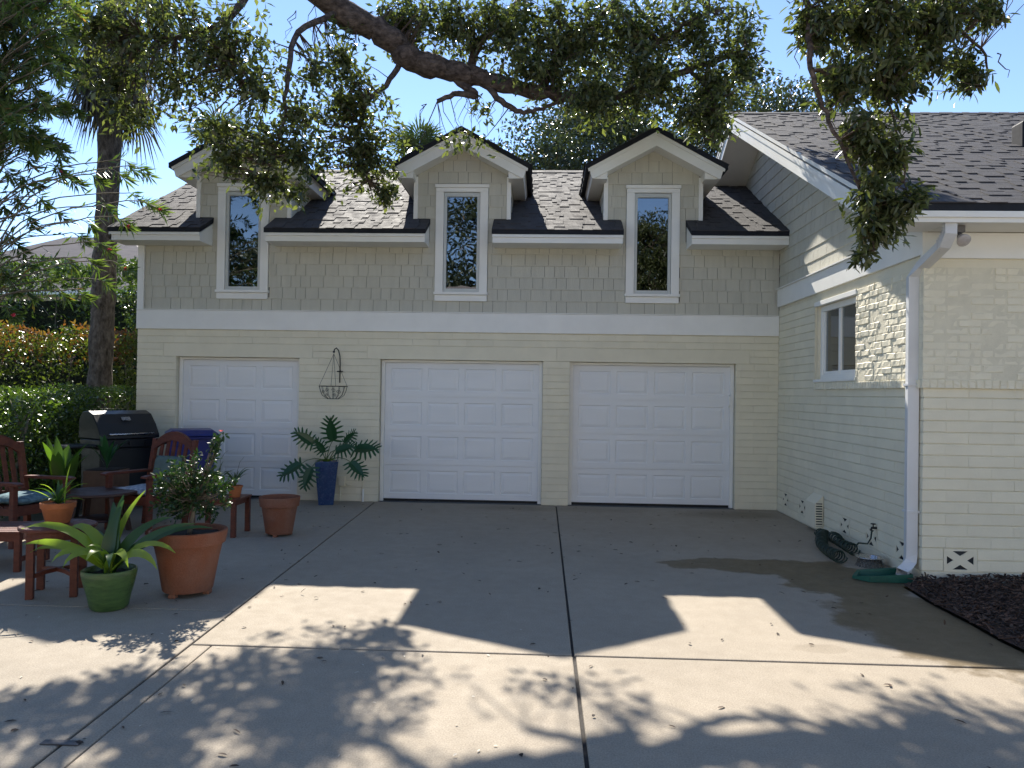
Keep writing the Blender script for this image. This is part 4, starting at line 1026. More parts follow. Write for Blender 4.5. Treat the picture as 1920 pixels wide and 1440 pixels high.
for k in range(8):
    r_ = random.Random(k+177); add_leaf(p9, broad(r_.uniform(.32, .48), r_.uniform(.07, .10), R(k*137.5+10), R(r_.uniform(55, 82)), R(r_.uniform(10, 60))), l_phil, (0, 0, .62))

# ------------------------------------------------------------------ fittings on the walls
hk = MB(); hx = -3.055
hk.tube([(hx, -.012, 1.78), (hx, -.012, 2.05), (hx, -.03, 2.17), (hx-.01, -.08, 2.255), (hx-.025, -.14, 2.285), (hx-.04, -.185, 2.262), (hx-.045, -.20, 2.23)], .008, 8)
hk.tube([(hx-.045, -.012, 1.94), (hx+.045, -.012, 1.94)], .009, 8).lathe([(.0, -.018), (.016, -.01), (.016, .01), (.0, .018)], 10, (hx-.045, -.20, 2.225)).lathe([(.0, -.012), (.013, 0), (.0, .012)], 10, (hx, -.014, 1.78))
o = hk.build('wall_hook', m_iron, smooth=True); tag(o, 'curved black iron hook fixed to the wall above the navy planter', 'hook')
hb = empty('hanging_basket', (hx-.045, -.20, 1.53)); tag(hb, 'empty black wire hanging basket with scrolls beside the small garage door', 'hanging basket')
circ = lambda r, z, n=28: [(r*math.cos(2*math.pi*i/n), r*math.sin(2*math.pi*i/n), z) for i in range(n+1)]
MB().tube(circ(.205, .185), .006, 6, False).build('rim', m_iron, hb); MB().tube(circ(.085, .0, 20), .004, 6, False).build('base_ring', m_iron, hb)
for k in range(14):
    a = 2*math.pi*k/14; c, s = math.cos(a), math.sin(a)
    MB().tube([(.205*c, .205*s, .185), (.19*c, .19*s, .12), (.16*c, .16*s, .05), (.085*c, .085*s, .0)], .003, 5, False).build('rib', m_iron, hb)
def scroll(cx_, cz, r, s):
    pts = []
    for i in range(22):
        t = i/21*R(560); q = r*(1-.042*i); x = cx_+s*q*math.cos(t); z = cz+q*math.sin(t); y = -math.sqrt(max(.001, (.135+.45*max(0, z)*.8)**2-min(x*x, .02)))
        pts.append((x, y*.95, z))
    return MB().tube(pts, .003, 5, False)
for (a, z, r, s) in ((-.05, .125, .03, 1), (.05, .125, .03, -1), (-.06, .055, .025, 1), (.06, .055, .025, -1), (-.115, .10, .03, 1), (.115, .10, .03, -1)): scroll(a, z, r, s).build('scroll', m_iron, hb)
for k in range(4):
    a = R(25+90*k); MB().tube([(.205*math.cos(a), .205*math.sin(a), .185), (0, 0, .665)], .0028, 5).build('chain', m_iron, hb)
MB().tube([(0, 0, .66), (.006, 0, .69), (0, 0, .702)], .003, 5).build('hanger', m_iron, hb)
ub = empty('utility_box', (-2.99, -.002, .23)); tag(ub, 'cream painted electrical outlet box and conduit low on the wall by the navy planter', 'utility box')
MB().box(-.05, .05, -.055, .0, 0, .145).build('box', m_cream, ub, bevel=.006)
MB().tube([(-.03, -.02, .0), (-.03, -.02, -.228)], .011, 8).build('conduit', m_cream, ub)
MB().tube([(.05, -.02, .05), (.09, -.025, .02), (.15, -.02, .012)], .008, 8).build('cable', m_cream, ub)
up_ = empty('water_pipe', (-2.675, -.002, 0)); tag(up_, 'thin cream painted pipe rising from the paving beside the middle garage door', 'pipe')
MB().tube([(0, -.022, .0), (0, -.022, .36), (-.01, -.022, .385), (-.04, -.022, .392), (-.20, -.022, .392)], .010, 8).build('pipe', m_cream, up_)
MB().tube([(.004, -.022, .0), (.004, -.022, .19)], .016, 10).build('sleeve', m_white, up_)
flp = at(1799, 424, -4.60)
fl = empty('flood_light', (flp.x, -4.60, 3.172)); tag(fl, 'round flood lamp hanging under the house eave beside the downspout', 'lamp')
MB().box(-.035, .035, -.035, .035, -.062, -.0005).build('mount', mat('grey_lamp_mount', (.16, .15, .15), .5), fl, bevel=.006)
MB().tube([(0, 0, -.06), (.0, -.02, -.10)], .018, 8).build('knuckle', MATS['grey_lamp_mount'], fl)
b = MB().lathe([(.0, .09), (.022, .085), (.03, .05), (.055, .0), (.0575, -.012), (.05, -.018), (.03, -.022), (.0, -.024)], 24).build('bulb', mat('frosted_lamp_glass', (.50, .46, .44), .25, .1, 12), fl, smooth=True)
b.location = (.005, -.055, -.135); b.rotation_euler = (R(-52), 0, 0)
# vent hood on the wing wall
vh = empty('vent_hood', (XR, -1.70, .06)); tag(vh, 'cream louvred vent hood low on the wing wall', 'vent hood')
MB().prism([(-.001, 0), (-.105, 0), (-.105, .30), (-.001, .40)], 'y', -.17, .18).build('hood', m_cream, vh, bevel=.004)
for i in range(9):
    q = MB().box(-.092, -.014, -.185, -.1705, .03+i*.031, .045+i*.031).build('louvre', m_cream, vh); q.rotation_euler = (0, 0, 0)
MB().box(-.09, -.016, -.1715, -.1702, .025, .305).build('dark_slot', m_dark, vh)
# hose, tap, bowl, splash block
hs = empty('garden_hose', (3.2, -2.9, 0)); tag(hs, 'dark green coiled garden hose lying along the wing wall', 'hose')
def coil(p0, p1, sag, r, turns, ph0=0.0):
    pts = []; n = turns*14
    for i in range(n+1):
        t = i/n; c = Vector(p0).lerp(Vector(p1), t)+Vector(sag)*math.sin(math.pi*t); a = 2*math.pi*turns*t+ph0; rr_ = r*(.9+.12*math.sin(7*t))
        d = (Vector(p1)-Vector(p0)).normalized(); s = Vector((-d.y, d.x, 0))
        pts.append(c+s*rr_*math.cos(a)+Vector((0, 0, rr_*(1+math.sin(a))))+d*.012*math.sin(a*.5))
    return pts
sh_ = Vector((3.2, -2.9, 0))
for p0, p1, sag, r, tn in (((3.30, -2.30, .008), (2.99, -3.60, .008), (-.10, 0, 0), .062, 22), ((3.34, -2.42, .008), (3.20, -3.40, .05), (-.03, 0, .02), .058, 15)):
    MB().tube([Vector(p)-sh_ for p in coil(p0, p1, sag, r, tn)], .0085, 5, True).build('coil', m_hose, hs, smooth=True)
MB().tube([Vector(p)-sh_ for p in coil((3.28, -2.33, .008), (3.30, -2.12, .008), (0, 0, 0), .055, 5)], .0075, 5).build('coil', m_hose, hs, smooth=True)
MB().tube([Vector(p)-sh_ for p in [(3.20, -3.40, .12), (3.26, -3.36, .17), (3.36, -3.34, .16), (3.385, -3.36, .22), (3.39, -3.37, .30)]], .009, 6).build('lead', m_hose, hs, smooth=True)
tp = empty('garden_tap', (XR-.002, -3.37, .33)); tag(tp, 'small dark garden tap on the wing wall above the hose', 'tap')
MB().tube([(0, 0, 0), (-.05, 0, .0), (-.055, 0, -.03)], .013, 8).build('spout', m_iron, tp); MB().tube([(-.035, 0, .0), (-.035, 0, .035)], .006, 6).lathe([(.0, .035), (.025, .036), (.025, .046), (.0, .048)], 10, (-.035, 0, 0)).build('handle', m_iron, tp)
bo = empty('metal_bowl', (3.25, -3.66, 0)); tag(bo, 'shiny steel pet bowl by the downspout', 'bowl')
MB().lathe([(.0, .0), (.125, .0), (.13, .006), (.105, .085), (.135, .088), (.137, .094), (.125, .096), (.10, .092), (.085, .02), (.0, .015)], 36).build('bowl', m_steel, bo, smooth=True)
o = MB(); 
o.add([(2.86, -4.22, .004), (2.96, -4.08, .004), (3.34, -4.08, .004), (3.34, -4.36, .004), (2.96, -4.36, .004), (2.86, -4.22, .03), (2.96, -4.08, .055), (3.34, -4.08, .085), (3.34, -4.36, .085), (2.96, -4.36, .055),
       (2.90, -4.22, .028), (2.97, -4.105, .05), (3.34, -4.105, .08), (3.34, -4.335, .08), (2.97, -4.335, .05), (2.91, -4.22, .012), (2.98, -4.115, .014), (3.34, -4.115, .03), (3.34, -4.325, .03), (2.98, -4.325, .014)],
      [(4, 3, 2, 1, 0)]+[(i, (i+1) % 5, 5+(i+1) % 5, 5+i) for i in range(5)]+[(5+i, 5+(i+1) % 5, 10+(i+1) % 5, 10+i) for i in range(5)]+[(10+i, 10+(i+1) % 5, 15+(i+1) % 5, 15+i) for i in range(5)]+[(15, 16, 17, 18, 19)])
o = o.build('splash_block', m_splash); tag(o, 'green plastic splash block lying under the downspout outlet', 'splash block')
# fallen leaves
n = 330; P = np.zeros((n, 3)); P[:, 0] = rng.uniform(-5.4, 3.1, n); P[:, 1] = rng.uniform(-8.4, -.2, n); P[:, 2] = .004
keep = ~((P[:, 0] > 3.1) & (P[:, 1] > -6.6)); P = P[keep]; n = len(P); D = unit(n); D[:, 2] *= .15; N = np.tile((0, 0, 1.0), (n, 1))+unit(n)*.25; P[:, 2] += .004
o = link('fallen_leaves', leaf_mesh('fallen_leaves', m_dleaf, P, D, N, rng.uniform(.025, .07, n), rng.uniform(.010, .024, n), True)); tag(o, 'dry brown oak leaves scattered over the driveway', 'leaves', kind='stuff')
n = 46; P = np.zeros((n, 3)); P[:, 0] = rng.uniform(-4.0, .0, n); P[:, 1] = rng.uniform(-8.3, -6.0, n); P[:, 2] = .006; D = unit(n); D[:, 2] *= .1
o = link('fallen_petals', leaf_mesh('fallen_petals', mat('pale_petal', (.62, .56, .45), .7), P, D, np.tile((0, 0, 1.0), (n, 1))+unit(n)*.3, rng.uniform(.012, .035, n), rng.uniform(.006, .012, n), True)); tag(o, 'pale dry petals scattered on the driveway', 'petals', kind='stuff')
# ------------------------------------------------------------------ trees and shrubs
def blob_points(blobs, per_area):
    """twig tips inside ellipsoids given as (px, py, rx, ry, Y, depth) in the photograph's frame"""
    tips = []; cen = []
    for (px, py, rx, ry, Y, dz, *k) in blobs:
        c = at(px, py, Y); sc = FPX/(Y-CAM.y); ax, az = rx/sc, ry/sc
        n = int(per_area*ax*az*4*(k[0] if k else 1.0))+3
        q = unit(n)*np.minimum(1.25, np.abs(rng.normal(.62, .28, (n, 1)))); q *= np.array([ax, dz, az])
        tips.append(q+np.array(c)); cen.append(np.tile(np.array(c), (n, 1)))
    return np.concatenate(tips), np.concatenate(cen)
def pathz(pts, n=6, jit=0.0, rnd=random):
    """smooth a polyline (Catmull-Rom)"""
    P = [Vector(p) for p in pts]; P = [P[0]*2-P[1]]+P+[P[-1]*2-P[-2]]; out = []
    for i in range(1, len(P)-2):
        for k in range(n):
            t = k/n; a, b, c, d = P[i-1], P[i], P[i+1], P[i+2]
            p = .5*((2*b)+(c-a)*t+(2*a-5*b+4*c-d)*t*t+(3*b-a-3*c+d)*t**3)
            out.append(p+Vector((rnd.gauss(0, jit), rnd.gauss(0, jit), rnd.gauss(0, jit))))
    out.append(P[-2]); return out
def taper(n, a, b): return [a+(b-a)*i/(n-1) for i in range(n)]

# ---- live oak over the driveway (trunk stands outside the frame to the left)
oak = empty('oak_tree', (-8.6, -3.2, 0)); tag(oak, 'live oak whose long limb and drooping foliage reach over the garage dormers', 'tree')
lim = [at(430, -190, -2.4), at(540, -75, -2.0), at(640, 22, -1.6), at(715, 62, -1.4), at(775, 112, -1.3), at(850, 132, -1.25), at(930, 156, -1.2), at(1030, 178, -1.2), at(1110, 186, -1.15), at(1190, 168, -1.1), at(1290, 130, -1.1), at(1400, 96, -1.1)]
tr = [Vector((-8.6, -3.2, -.1)), Vector((-8.4, -3.1, 1.5)), Vector((-7.9, -2.9, 4.0)), Vector((-6.6, -2.4, 6.4)), lim[0]]
pt = pathz(tr, 6, .02); MB().tube(pt, taper(len(pt), .46, .24), 14).build('trunk', m_bark, oak, smooth=True, world=True)
pl_ = pathz(lim, 6, .02); n = len(pl_)
rad = [np.interp(i/n, [0, .3, .42, .55, .7, 1], [.18, .165, .15, .11, .07, .03])*random.uniform(.88, 1.12) for i in range(n)]
LIMB = [('limb', pl_, rad)]
def limb(pts, r0, r1, jit=.008):
    p = pathz(pts, 5, jit); LIMB.append(('limb', p, taper(len(p), r0, r1)))
limb([at(842, 132, -1.25), at(868, 160, -1.25), at(893, 178, -1.25), at(860, 176, -1.35), at(820, 190, -1.4)], .065, .03)
limb([at(905, 150, -1.2), at(940, 190, -1.25), at(975, 210, -1.3), at(1010, 205, -1.25), at(1050, 190, -1.2)], .05, .02)
limb([at(760, 95, -1.3), at(730, 150, -1.35), at(690, 190, -1.4), at(670, 260, -1.4), at(690, 340, -1.4)], .045, .012)
limb([at(1010, 172, -1.2), at(1060, 100, -1.0), at(1120, 40, -.9), at(1180, -30, -.9)], .055, .03)
limb([at(1180, 170, -1.1), at(1200, 110, -1.2), at(1260, 60, -1.3), at(1330, 20, -1.3)], .045, .02)
limb([at(880, 142, -1.2), at(900, 80, -1.1), at(960, 20, -1.0), at(990, -40, -1.0)], .065, .04)
limb([at(1290, 130, -1.1), at(1330, 170, -1.2), at(1345, 230, -1.2), at(1340, 270, -1.25)], .03, .008)
limb([at(640, 22, -1.6), at(560, 60, -2.2), at(540, 150, -2.5), at(530, 240, -2.6), at(500, 330, -2.6)], .045, .01)
limb([at(500, -60, -2.1), at(420, 40, -2.5), at(330, 70, -2.5), at(250, 60, -2.5)], .055, .015)
limb([at(420, 40, -2.5), at(440, 110, -2.6), at(490, 170, -2.6), at(560, 215, -2.5)], .035, .01)
limb([at(430, -190, -2.4), at(700, -260, -3.6), at(1100, -420, -4.8), at(1500, -130, -5.5)], .13, .045)
limb([at(1480, -140, -5.5), at(1515, 20, -5.55), at(1522, 130, -5.6), at(1540, 200, -5.6), at(1580, 280, -5.65), at(1625, 390, -5.65), at(1640, 470, -5.6)], .028, .006)
limb([at(1500, -110, -5.5), at(1620, -20, -5.4), at(1740, 30, -5.3), at(1840, 90, -5.2), at(1850, 160, -5.2)], .026, .006)
limb([at(1522, 130, -5.6), at(1590, 150, -5.5), at(1660, 180, -5.5), at(1690, 280, -5.6), at(1700, 380, -5.7)], .016, .005)
base = wloc(oak)
for nm, p, r in LIMB: MB().tube(p, r, 10 if max(r) > .1 else 7).build(nm, m_bark, oak, smooth=True, world=True)
limb_pts = np.array([tuple(p) for _, pp, r in LIMB for p in pp])
far = [(215, 150, 75, 70, -2.6, .4, .7), (190, 60, 75, 60, -2.6, .4, .7), (255, 225, 60, 38, -2.6, .3, .55), (300, 60, 150, 100, -2.5, .7, .55), (420, 100, 130, 115, -2.6, .6, .6), (330, 170, 120, 80, -2.6, .5, .45), (490, 170, 75, 65, -2.6, .5, .6), (560, 215, 50, 65, -2.5, .4, .6), (500, 275, 75, 60, -2.6, .3, .8), (440, 300, 75, 55, -2.6, .3, .7), (505, 345, 65, 45, -2.6, .25, .9), (410, 250, 60, 40, -2.6, .3, .6), (560, 290, 40, 50, -2.6, .25, .7), (555, 365, 30, 25, -2.6, .15, .5), (590, 150, 40, 60, -2.0, .4, .4),
       (640, 120, 55, 75, -1.6, .4, .7), (655, 205, 90, 85, -1.4, .4, .85), (690, 290, 75, 85, -1.4, .35, .85), (725, 365, 36, 34, -1.4, .2, .8), (605, 280, 36, 70, -1.5, .3, .6), (1000, 130, 70, 50, -1.6, .3, .6), (1110, 175, 80, 45, -1.6, .3, .7), (1210, 140, 80, 60, -1.5, .3, .6), (1290, 215, 60, 35, -1.3, .3, .6), (760, 50, 75, 65, -1.0, .5, .7),
       (850, 50, 105, 70, -1.2, .6, .8), (960, 70, 115, 90, -1.2, .6, .9), (1080, 80, 115, 100, -1.1, .6, .9), (1190, 70, 115, 95, -1.1, .6, .9), (1300, 70, 95, 95, -1.2, .5, .8), (1395, 60, 42, 60, -1.2, .4, .6), (1120, 205, 85, 42, -1.2, .4, .7), (1040, 150, 65, 55, -1.2, .4, .6),
       (1230, 170, 85, 65, -1.1, .4, .8), (1340, 160, 80, 75, -1.2, .4, .8), (1330, 235, 62, 48, -1.2, .3, .9), (1395, 130, 38, 65, -1.2, .3, .6), (905, 205, 30, 18, -1.2, .2, .4), (870, 265, 50, 25, -1.5, .12, .35), (745, 40, 60, 50, -1.0, .4, .6)]
near = [(1560, -130, 150, 110, -5.5, .6, .5), (1800, -120, 160, 110, -5.3, .6, .5), (1540, 40, 60, 70, -5.5, .35), (1640, 40, 90, 70, -5.4, .4), (1750, 40, 90, 50, -5.3, .35), (1850, 20, 40, 40, -5.25, .25, .8), (1815, 140, 38, 50, -5.2, .2, .8), (1580, 150, 55, 70, -5.55, .3), (1670, 150, 65, 70, -5.5, .3), (1740, 110, 50, 50, -5.3, .25, .8),  # first two clumps added above the view to dim the wing wall
        (1610, 250, 55, 50, -5.6, .25, .9), (1660, 290, 50, 60, -5.6, .25), (1640, 370, 50, 50, -5.65, .22, 1.1), (1690, 390, 40, 35, -5.7, .2), (1640, 430, 55, 35, -5.65, .2, 1.1), (1620, 485, 20, 22, -5.6, .1, .7), (1715, 370, 25, 20, -5.7, .1, .7)]
def crown(parent, blobs, dens, per, spread, L, W, mt, nm, hero, twigs=None, tw_r=(.010, .004), thin=1.0, far_ok=True, droop=.2):
    T, C = blob_points(blobs, dens); D = T-C; D /= (np.linalg.norm(D, axis=1, keepdims=True)+1e-6); D = D*.7+unit(len(T))*.6; D[:, 2] -= .25; D /= np.linalg.norm(D, axis=1, keepdims=True)
    P, Dd, N, LL, WW = clump_leaves(T, D, per, spread, L, W, droop)
    link(nm, leaf_mesh(nm, mt, P, Dd, N, LL, WW, hero), parent, True)
    if twigs is not None:
        b = MB()
        for i in range(len(T)):
            if random.random() > thin: continue
            j = np.argmin(((twigs-T[i])**2).sum(1)); q = Vector(twigs[j]); t = Vector(T[i])
            v = t-q
            if v.length > 1.1:
                if not far_ok: continue
                q = t-v.normalized()*random.uniform(.5, 1.0)
            mid = q.lerp(t, .5)+Vector((random.gauss(0, .06), random.gauss(0, .06), random.gauss(.03, .06)))*min(1, v.length)
            b.tube([q, mid, t], [tw_r[0], (tw_r[0]+tw_r[1])/2, tw_r[1]], 4, False)
        o = link('twigs', b.mesh('twigs', m_twig, smooth=True, fix=False), parent, True); o['kind'] = 'stuff'
crown(oak, far, 108, 11, .25, .100, .046, l_oak, 'crown', False, limb_pts, (.009, .003), .55)
crown(oak, near, 340, 11, .15, .084, .029, l_oak, 'drooping_foliage', True, limb_pts, (.005, .002), .7, False, .5)
# bare hanging twigs under the limb
b = MB()
for px, py in ((860, 190), (880, 200), (905, 195), (935, 200), (800, 215), (1560, 60), (1490, 90), (1480, 180), (555, 40), (590, 30), (1870, 120), (1890, 20)):
    Y = -5.5 if px > 1400 else -1.25
    for q in range(2 if px < 1400 else 1):
        p0 = at(px, py-20, Y); k = [p0]; sc = 1.0 if px < 1400 else .5
        for s in range(5): k.append(k[-1]+Vector((random.gauss(0, .05), random.gauss(0, .05), random.uniform(-.13, -.03)))*sc)
        b.tube(k, taper(6, .006, .002), 4, False)
o = link('bare_twigs', b.mesh('bare_twigs', m_twig, fix=False), oak, True); o['kind'] = 'stuff'

# ---- palm beside the garage
px_, py_ = -7.37, 1.0
pm_ = empty('palm_tree', (px_, py_, 0)); tag(pm_, 'tall cabbage palm with rough grey trunk left of the garage', 'tree')
n = 50; prof = []
for i in range(n): z = i*.165; prof.append((.185-.02*i/n+random.uniform(-.012, .012)+.010*(i % 2), z))
t = MB().lathe(prof, 20, wob=.02); t.v = [(x+.02*z, y, z) for x, y, z in t.v]; t.build('trunk', m_palmbark, pm_, smooth=True)
top = Vector((.16, 0, 8.1))
def fan(parent, mt, az, el, stem, Lf, droop, nm='frond'):
    """a fan frond: stalk and ~26 pointed segments"""
    h = Vector((math.cos(az)*math.cos(el), math.sin(az)*math.cos(el), math.sin(el))); side = Vector((-math.sin(az), math.cos(az), 0)); up = side.cross(h)*-1
    c = top+h*stem; b = MB().tube([top, top+h*stem*.5+Vector((0, 0, .03)), c], [.018, .012, .010], 5)
    k = 26
    for i in range(k):
        a = R(-125+250*i/(k-1)); d = h*math.cos(a)+side*math.sin(a); L = Lf*(1-.25*abs(a)/R(125))*random.uniform(.9, 1.08); w = .022
        s = (d.cross(up)).normalized()
        m1 = c+d*L*.55+Vector((0, 0, -droop*.15)); e = c+d*L*.92+Vector((0, 0, -droop*random.uniform(.4, .8)))
        b.add([c, m1-s*w, e, m1+s*w], [(0, 1, 2, 3)])
    me = b.mesh(nm, mt, fix=False); link(nm, me, parent)
for i in range(22): fan(pm_, l_palm, R(i*137.5), R(random.uniform(-15, 70)), random.uniform(.5, .85), random.uniform(.6, .85), random.uniform(.3, .6))
for i in range(46):
    top = Vector((.145, 0, random.uniform(6.8, 8.1))); fan(pm_, l_dead, R(i*137.5+40), R(random.uniform(-80, -35)), random.uniform(.30, .8), random.uniform(.5, .8), random.uniform(.5, 1.0), 'dead_frond')

# ---- oleander at the left edge
def oleander(root, tips, label, seed, dense=True):
    r_ = random.Random(seed); t = empty('oleander', root); tag(t, label, 'shrub', 'oleander shrubs at the left edge'); b = MB(); P = []; D = []; N = []; Ls = []
    for e in tips:
        e = Vector(e); r0 = Vector(root)+Vector((r_.gauss(0, .15), r_.gauss(0, .15), 0)); v = e-r0
        k = [r0, r0+Vector((v.x*.15, v.y*.15, v.z*.45)), r0+Vector((v.x*.45, v.y*.5, v.z*.85+.25)), e+Vector((-v.x*.12, -v.y*.1, .10)), e]
        p = pathz(k, 6, .008, r_); b.tube(p, taper(len(p), .016, .003), 5, False)
        for i in range(int(len(p)*.5), len(p)):
            for w in range((r_.choice((4, 5, 6, 6)) if dense else r_.choice((1, 2, 2))) if i < len(p)-4 else 9):
                d = (p[min(i+1, len(p)-1)]-p[i-1]).normalized(); o_ = Vector((r_.gauss(0, 1), r_.gauss(0, 1), r_.gauss(0, 1))); o_ = (o_-d*o_.dot(d)).normalized()
                P.append(p[i]+d*r_.uniform(-.04, .04)); D.append(o_*.9+d*.7+Vector((0, 0, -.05))); N.append(d*.9-o_*.5+Vector((0, 0, .4))); Ls.append(r_.uniform(.11, .18))
    b.build('stems', m_stem, t, smooth=True, world=True); Ls = np.array(Ls)
    o = link('foliage', leaf_mesh('foliage', l_ole, [tuple(x) for x in P], [tuple(x) for x in D], [tuple(x) for x in N], Ls, Ls*.17, False), t, True)
    return t
r2 = random.Random(11)
tA = [at(r2.uniform(-60, 150), r2.gauss(60, 80), r2.uniform(-3.0, -1.6)) for _ in range(95)]+[at(r2.uniform(-40, 130), r2.uniform(120, 300), r2.uniform(-3.0, -1.6)) for _ in range(60)]
tB = [at(px, py, r2.uniform(-3.2, -2.2)) for px, py in ((115, 325), (145, 345), (60, 310), (235, 335), (255, 320), (280, 330), (270, 380), (210, 400), (175, 430), (205, 470), (235, 505), (180, 500), (160, 455), (120, 410), (85, 385), (60, 420), (35, 380), (20, 450), (55, 500), (95, 530), (140, 500), (30, 545), (165, 560), (125, 560), (210, 540), (10, 520), (70, 350), (300, 395), (240, 425), (190, 345), (20, 330), (45, 345), (15, 400), (40, 470), (25, 590), (60, 560))]
oA = oleander((-7.9, -2.2, 0), tA, 'dense oleander with narrow green leaves filling the upper left corner', 3)
oB = oleander((-7.4, -2.9, 0), tB, 'sparse arching oleander stems with pink flowers crossing the palm trunk', 4, False)
for k, e_ in enumerate((tB[0], tB[27], tB[9], tB[10], tB[28], tB[34])):
    b = MB()
    for j in range(3):
        for q in range(5):
            a = R(72*q+25*j); r = .030-.006*j; b.add([(0, 0, .006*j), (r*.6*math.cos(a-.45), r*.6*math.sin(a-.45), .012+.006*j), (r*math.cos(a), r*math.sin(a), .016+.008*j), (r*.6*math.cos(a+.45), r*.6*math.sin(a+.45), .012+.006*j)], [(0, 1, 2, 3)])
    o = b.build('flower', l_flower, oB); o.location = Vector(e_)-wloc(oB); o.rotation_euler = (R(50), R(20*k), 0)

# ---- clipped hedge, photinia and tall hedge behind
def hedge_pts(x0, x1, y0, y1, z0, z1, n, shell=.16, bump=.07):
    P = np.stack([rng.uniform(x0, x1, n), rng.uniform(y0, y1, n), rng.uniform(z0, z1, n)], 1)
    f = rng.integers(0, 4, n); d = rng.random(n)**1.6*shell
    P[f == 0, 1] = y0+d[f == 0]; P[f == 1, 2] = z1-d[f == 1]; P[f == 2, 1] = y1-d[f == 2]
    P[f == 3, 0] = np.where(rng.random((f == 3).sum()) < .5, x0+d[f == 3], x1-d[f == 3])
    w = np.sin(P[:, 0]*2.3+P[:, 1])*np.sin(P[:, 0]*5.1+1)*bump; P[:, 2] += w*(P[:, 2]-z0)/(z1-z0); P[:, 1] += np.sin(P[:, 0]*3.7+P[:, 2]*2.9)*bump
    return P
def hedge(name, label, x0, x1, y0, y1, z0, z1, n, L, W, mt, cat='hedge', top=None, shell=.16, bump=.07, stems=6, inner=True):
    t = empty(name, ((x0+x1)/2, (y0+y1)/2, 0)); tag(t, label, cat)
    P = hedge_pts(x0, x1, y0, y1, z0, z1, n, shell, bump); D = unit(n); D[:, 2] += .35; D[:, 1] -= .2; N = unit(n); N[:, 2] += .7
    k = np.zeros(n, bool)
    if top: k = (P[:, 2] > z1-top[1]) & (rng.random(n) < top[2]*(.35+1.3*(np.sin(P[:, 0]*3.1)*np.sin(P[:, 0]*7.7+P[:, 1]*2+1) > -.1)))
    link('foliage', leaf_mesh('foliage', mt, P[~k], D[~k], N[~k], L*rng.uniform(.6, 1.2, (~k).sum()), W*rng.uniform(.6, 1.2, (~k).sum()), False), t, True)
    if top: link('new_growth', leaf_mesh('new_growth', top[0], P[k]+np.array([0, 0, .08]), D[k], N[k], L*rng.uniform(.7, 1.3, k.sum()), W*rng.uniform(.7, 1.2, k.sum()), False), t, True)
    b = MB()
    for i in range(stems):
        x, y = random.uniform(x0+.15, x1-.15), random.uniform(y0+.3, y1-.2); b.tube([(x, y, -.05), (x+random.gauss(0, .08), y, z1*.4), (x+random.gauss(0, .2), y, z1*.85)], [.03, .022, .01], 6)
        for q in range(6): zq = random.uniform(.3, .8)*z1; b.tube([(x, y, zq), (x+random.gauss(0, .25), y+random.gauss(0, .2), zq+.3)], [.012, .005], 5)
    o = b.build('stems', m_stem, t, smooth=True, world=True); o['kind'] = 'stuff'
    if inner: MB().box(x0+shell*2, x1-shell*2, y0+shell*2.1, y1-shell*1.6, z0+.05, z1-shell*2.2).build('light_block_core', mat('light_block_core', (.03, .045, .016), .95, .6, 14, 1.0, 20, bdist=.1), t, world=True)  # dark core box added inside the foliage to block light
    return t
hedge('clipped_hedge', 'low clipped dark green hedge running behind the grill', -10.2, -6.30, -.35, .75, 0, 1.62, 15000, .050, .026, l_hedge, shell=.14)
hedge('photinia_shrub', 'photinia shrub with orange red new leaves left of the palm trunk', -10.8, -7.55, 1.6, 3.0, 0, 2.55, 14000, .10, .042, l_red, 'shrub', (l_redtip, .6, .28), .3, .16)
hedge('photinia_shrub', 'taller photinia shrub with red tips at the far left edge', -13.4, -10.4, 1.9, 3.4, 0, 2.75, 9000, .10, .042, l_red, 'shrub', (l_redtip, .55, .25), .3, .18)
hedge('evergreen_screen', 'tall dark evergreen screen hedge behind the photinia', -17.0, -8.4, 5.2, 7.0, 0, 4.4, 26000, .14, .065, l_tall, 'hedge', None, .35, .25, 10)
hedge('leafy_shrub', 'tall glossy leafy shrub between the palm trunk and the garage corner', -8.15, -6.62, 3.2, 4.6, .9, 3.55, 12000, .085, .042, l_tall, 'shrub', None, .35, .22, 6)
hedge('patio_shade_hedge', 'dark hedge behind the sideways chair, extended out of view to shade the patio', -7.7, -6.40, -7.5, -.45, 0, 1.5, 24000, .07, .038, l_hedge, shell=.5, inner=False)  # mostly out of view, added to keep sky light off the patio
# weathered fence behind
fn = empty('board_fence', (-8.0, 8.2, 0)); tag(fn, 'weathered brown board fence seen between the shrubs and the garage', 'fence')
for i in range(46): MB().box(-4.0+i*.155, -4.0+i*.155+.145, -.012, .012, 0, 1.95+random.uniform(-.01, .01)).build('board', m_fence, fn)
for z in (.4, 1.5): MB().box(-4.0, 3.1, .013, .06, z, z+.09).build('rail', m_fence, fn)
# neighbouring house
nc = at(178, 445, 29.0)
nb = empty('neighbour_house', (nc.x, 24.0, 0)); tag(nb, 'neighbouring house with brown hipped roof beyond the hedge', 'house')
MB().box(-8, 8, 0, 10, 0, 6.2).build('wall', m_nwall, nb)
b = MB().add([(-8.6, -.6, 6.1), (8.6, -.6, 6.1), (8.6, 10.6, 6.1), (-8.6, 10.6, 6.1), (-1.6, 5, nc.z), (1.6, 5, nc.z)], [(0, 1, 5, 4), (1, 2, 5), (2, 3, 4, 5), (3, 0, 4), (3, 2, 1, 0)]).build('roof', m_nroof, nb)
MB().box(-8.7, 8.7, -.7, -.62, 5.9, 6.1).build('fascia', m_white, nb)
for x in (-5, 0, 5):
    for z in (1.2, 4.1):
        w = MB().box(x-.7, x+.7, -.03, .0, z, z+1.4).build('window', m_white, nb); MB().box(x-.62, x+.62, -.05, -.031, z+.08, z+1.32).build('pane', m_dark, w)

